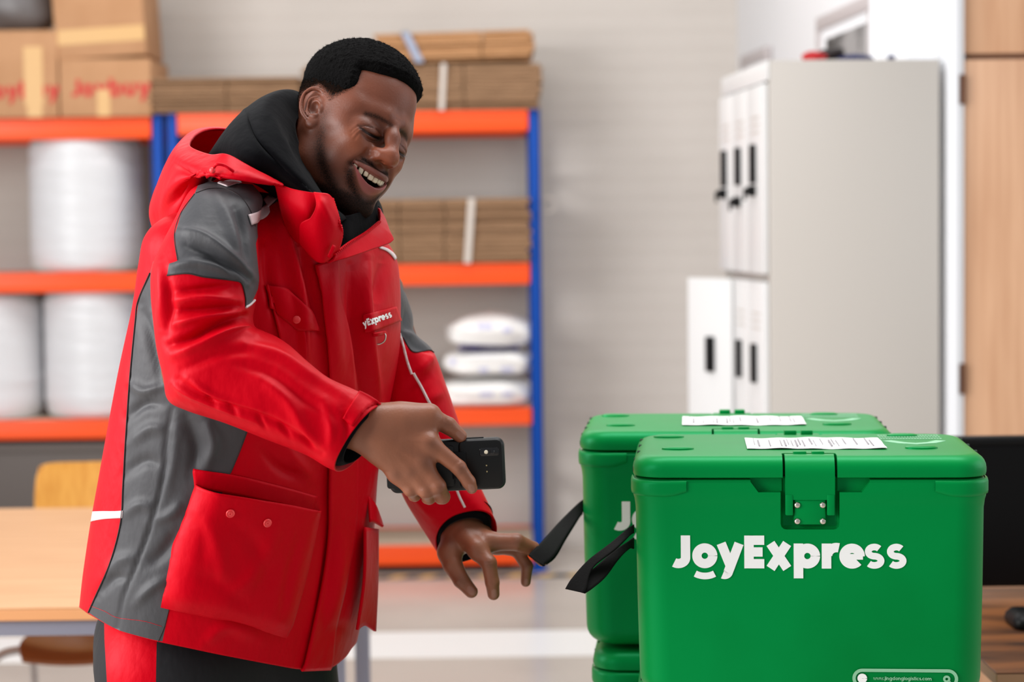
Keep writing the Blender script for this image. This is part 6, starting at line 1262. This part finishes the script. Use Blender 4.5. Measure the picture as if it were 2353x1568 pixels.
# ------------------------------------------------------------------ body: one mesh of head, neck, trunk, arms, hands and legs
g = Fld(BASE + np.array([-.36, -.50, .05]), BASE + np.array([.62, .36, 1.62]), .012)
shR, elR, wrR = at(500, 560, 2.70), at(450, 850, 2.64), at(815, 988, 2.597); shL, elL, wrL = at(875, 670, 3.03), at(955, 930, 3.035), at(1066, 1165, 3.043); nb = at(735, 500, 2.87)
g.chain([hc, at(560, 1150, 2.92), at(630, 850, 2.90), at(680, 640, 2.88)], [.11, .10, .10, .08], .03, .03); g.chain([shR, at(690, 590, 2.87), shL], [.04, .06, .03], .03, .02); g.cone(at(690, 560, 2.87), NECKW + np.array([0, 0, -.01]), .07, .058, .04)
g.chain([shR, elR, wrR], [.05, .042, .028], .03, .02); g.chain([shL, elL, wrL], [.033, .034, .027], .02, .02)
for hp, ft in ((hipR, footR), (hipL, footL)): kn = (hp * .52 + ft * .48) + FW * .02; g.chain([hp, kn, ft, ft * np.array([1, 1, 0]) + UP * .06 + FW * .05], [.075, .055, .04, .03], .04, .02)
BV, BF = g.mesh(1)
parts = [(h2w(HV), HF), (RHV, RHF), (LHV, LHF), (BV, BF)]; offs = np.cumsum([0] + [len(p[0]) for p in parts]); V = np.vstack([p[0] for p in parts]); F = np.vstack([p[1] + o for p, o in zip(parts, offs)])
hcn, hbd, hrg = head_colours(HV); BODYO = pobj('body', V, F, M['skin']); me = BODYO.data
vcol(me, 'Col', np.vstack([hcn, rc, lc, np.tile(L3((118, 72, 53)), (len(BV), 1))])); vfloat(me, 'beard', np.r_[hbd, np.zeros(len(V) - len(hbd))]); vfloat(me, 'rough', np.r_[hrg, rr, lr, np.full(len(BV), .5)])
hv, hf = make_hair(); HAIR = pobj('hair', h2w(hv), hf, M['hair'])
# short curls standing off the hair: thousands of tiny tapered tufts
def tufts(nv=26000):
    rg = np.random.default_rng(9); V = hv[:, :]; i = rg.integers(0, len(hv), nv); p = hv[i]; top = sstep(.05, .10, p[:, 2] + .15 * np.clip(p[:, 1], 0, .06)); k = hair_line(p) > .003; p, top = p[k], top[k]
    nn = nrm(p - np.array([0, -.01, .04])); d = nrm(nn + rg.normal(0, .55, p.shape)); L_ = .0008 + .0032 * top * rg.random(len(p)); s_ = nrm(np.cross(d, rg.normal(size=p.shape))) * .00022
    W = np.stack([p - s_, p + s_, p + d * L_[:, None]], 1).reshape(-1, 3); return W, np.arange(len(W)).reshape(-1, 3)
tv, tf_ = tufts()
def stubble(nv=30000):
    """shaved sides: tiny hairs growing from the scalp, thinner towards the ears and nape"""
    rg = np.random.default_rng(4); c_ = np.flatnonzero((HV[:, 2] > .0) & (HV[:, 2] < .085)); c_ = c_[hair_line(HV[c_]) > .001]; i = rg.choice(c_, nv); p = HV[i] + rg.normal(0, .0008, (nv, 3)); ax_ = np.abs(p[:, 0]); dens = sstep(.008, .06, p[:, 2] + .15 * np.clip(p[:, 1], 0, .06)); k = (rg.random(nv) < .12 + .88 * dens) & ((ax_ < .0735) | (p[:, 2] > .043)); p = p[k]
    nn = nrm(p - np.array([0, -.01, .04])); d = nrm(nn + rg.normal(0, .5, p.shape)); L_ = .0012 + .0010 * rg.random(len(p)); s_ = nrm(np.cross(d, rg.normal(size=p.shape))) * .00028; q = p - nn * .0006
    W = np.stack([q - s_, q + s_, q + d * L_[:, None]], 1).reshape(-1, 3); return W, np.arange(len(W)).reshape(-1, 3)
sv_, sf_ = stubble(); tf_ = np.vstack([tf_, sf_ + len(tv)]); tv = np.vstack([tv, sv_]); o = pobj('hair_fuzz', h2w(tv), tf_, M['hair'], HAIR, smooth=False); o['kind'] = 'stuff'
for V, F in make_teeth(): pobj('tooth', h2w(V), F, M['teeth'])
# lashes of both eyes
for s_ in (1, -1):
    P = FEAT['lash'] * np.array([s_, 1, 1]); P = cubic(P, 34); parts = []
    for i, p in enumerate(P):
        d = nrm(np.array([s_ * (.25 + .5 * (1 - i / 33)), .9, -.45])); w_ = np.array([s_ * .0004, 0, .0001]); parts.append((np.array([p - w_, p + w_, p + d * .0048 + np.array([0, 0, .0008])]), [(0, 1, 2)]))
    V, F = merge(parts); V2 = V + np.array([0, -.0002, -.0002]); V, F = merge([(V, F), (V2, [f[::-1] for f in F])]); o = pobj('eyelashes', h2w(V), F, M['lash'], smooth=False); o['kind'] = 'stuff'
# ================================================================== HANDHELD SCANNER (held: a thing of its own)
c = at(1027, 1070, 2.620); tl_, tr_, bl_ = at(893, 1018, 2.620), at(1160, 1006, 2.620), at(893, 1137, 2.620); ux = nrm(tr_ - tl_); uy = np.array([0, 1.0, 0]); uz = nrm(np.cross(ux, uy)); uz = uz if uz[2] > 0 else -uz
Wd = np.linalg.norm(tr_ - tl_); Hd = .0685
SC = thing('handheld_scanner', 'black handheld barcode scanner held in the right hand, its camera side towards us', 'scanner', tuple(c)); SC.matrix_world = Matrix(((ux[0], uy[0], uz[0], c[0]), (ux[1], uy[1], uz[1], c[1]), (ux[2], uy[2], uz[2], c[2]), (0, 0, 0, 1)))
def rslab(hx, hz, r, y0, y1, bev):
    V, F = rr_loft([(hx - bev, hz - bev, r - bev * .6, y0), (hx - bev * .3, hz - bev * .3, r, y0 + bev * .35), (hx, hz, r, y0 + bev), (hx, hz, r, y1 - bev), (hx - bev, hz - bev, r - bev * .6, y1)], 8); return np.stack([V[:, 0], V[:, 2], V[:, 1]], 1), F
V, F = rslab(Wd / 2, Hd / 2, .011, -.004, .012, .004); link('shell', mesh_py(V, F), M['scanner'], SC, auto=40)
V, F = rslab(.029, .0325, .008, -.0068, -.002, .002); V = V + np.array([Wd / 2 - .0315, 0, 0]); link('camera_housing', mesh_py(V, F), M['scanner'], SC, auto=40)
V, F = rslab(.045, .027, .004, -.0052, -.002, .001); V = V + np.array([-.035, -.002, 0]); link('battery_cover', mesh_py(V, F), M['scanner'], SC, auto=40)
V, F = rslab(.0095, .018, .002, -.0056, -.002, .0008); V = V + np.array([.0165, -.003, 0]); link('latch', mesh_py(V, F), M['black'], SC, auto=40)
def dot(name, px, py, r, mt, h=.0012):
    q = (at(px, py, 2.613) - c); x, z = q @ ux, q @ uz; V, F = lathe([(r, 0), (r, h), (r * .7, h * 1.4)], 16); V = np.stack([V[:, 0] + x, -.0068 - V[:, 2], V[:, 1] + z], 1); link(name, mesh_py(V, F), mt, SC, auto=40)
V, F = rslab(.013, .0055, .003, -.0076, -.005, .0008); q = at(1124, 1039, 2.613) - c; V = V + np.array([q @ ux, 0, q @ uz]); link('lens_window', mesh_py(V, F), M['glasslens'], SC, auto=40)
dot('flash', 1117, 1039, .0026, M['flash'], .0022); dot('camera_lens', 1131, 1038, .0032, M['glasslens'], .0022); dot('contact', 1118, 1070, .0011, M['contact']); dot('contact', 1119, 1084, .0011, M['contact'])
box('side_button', (.02, .001, Hd / 2 - .0005), (.05, .006, Hd / 2 + .0012), M['black'], SC, .0005)
box('screen', (-Wd / 2 + .008, .0118, -Hd / 2 + .006), (Wd / 2 - .008, .0126, Hd / 2 - .006), M['screen'], SC)
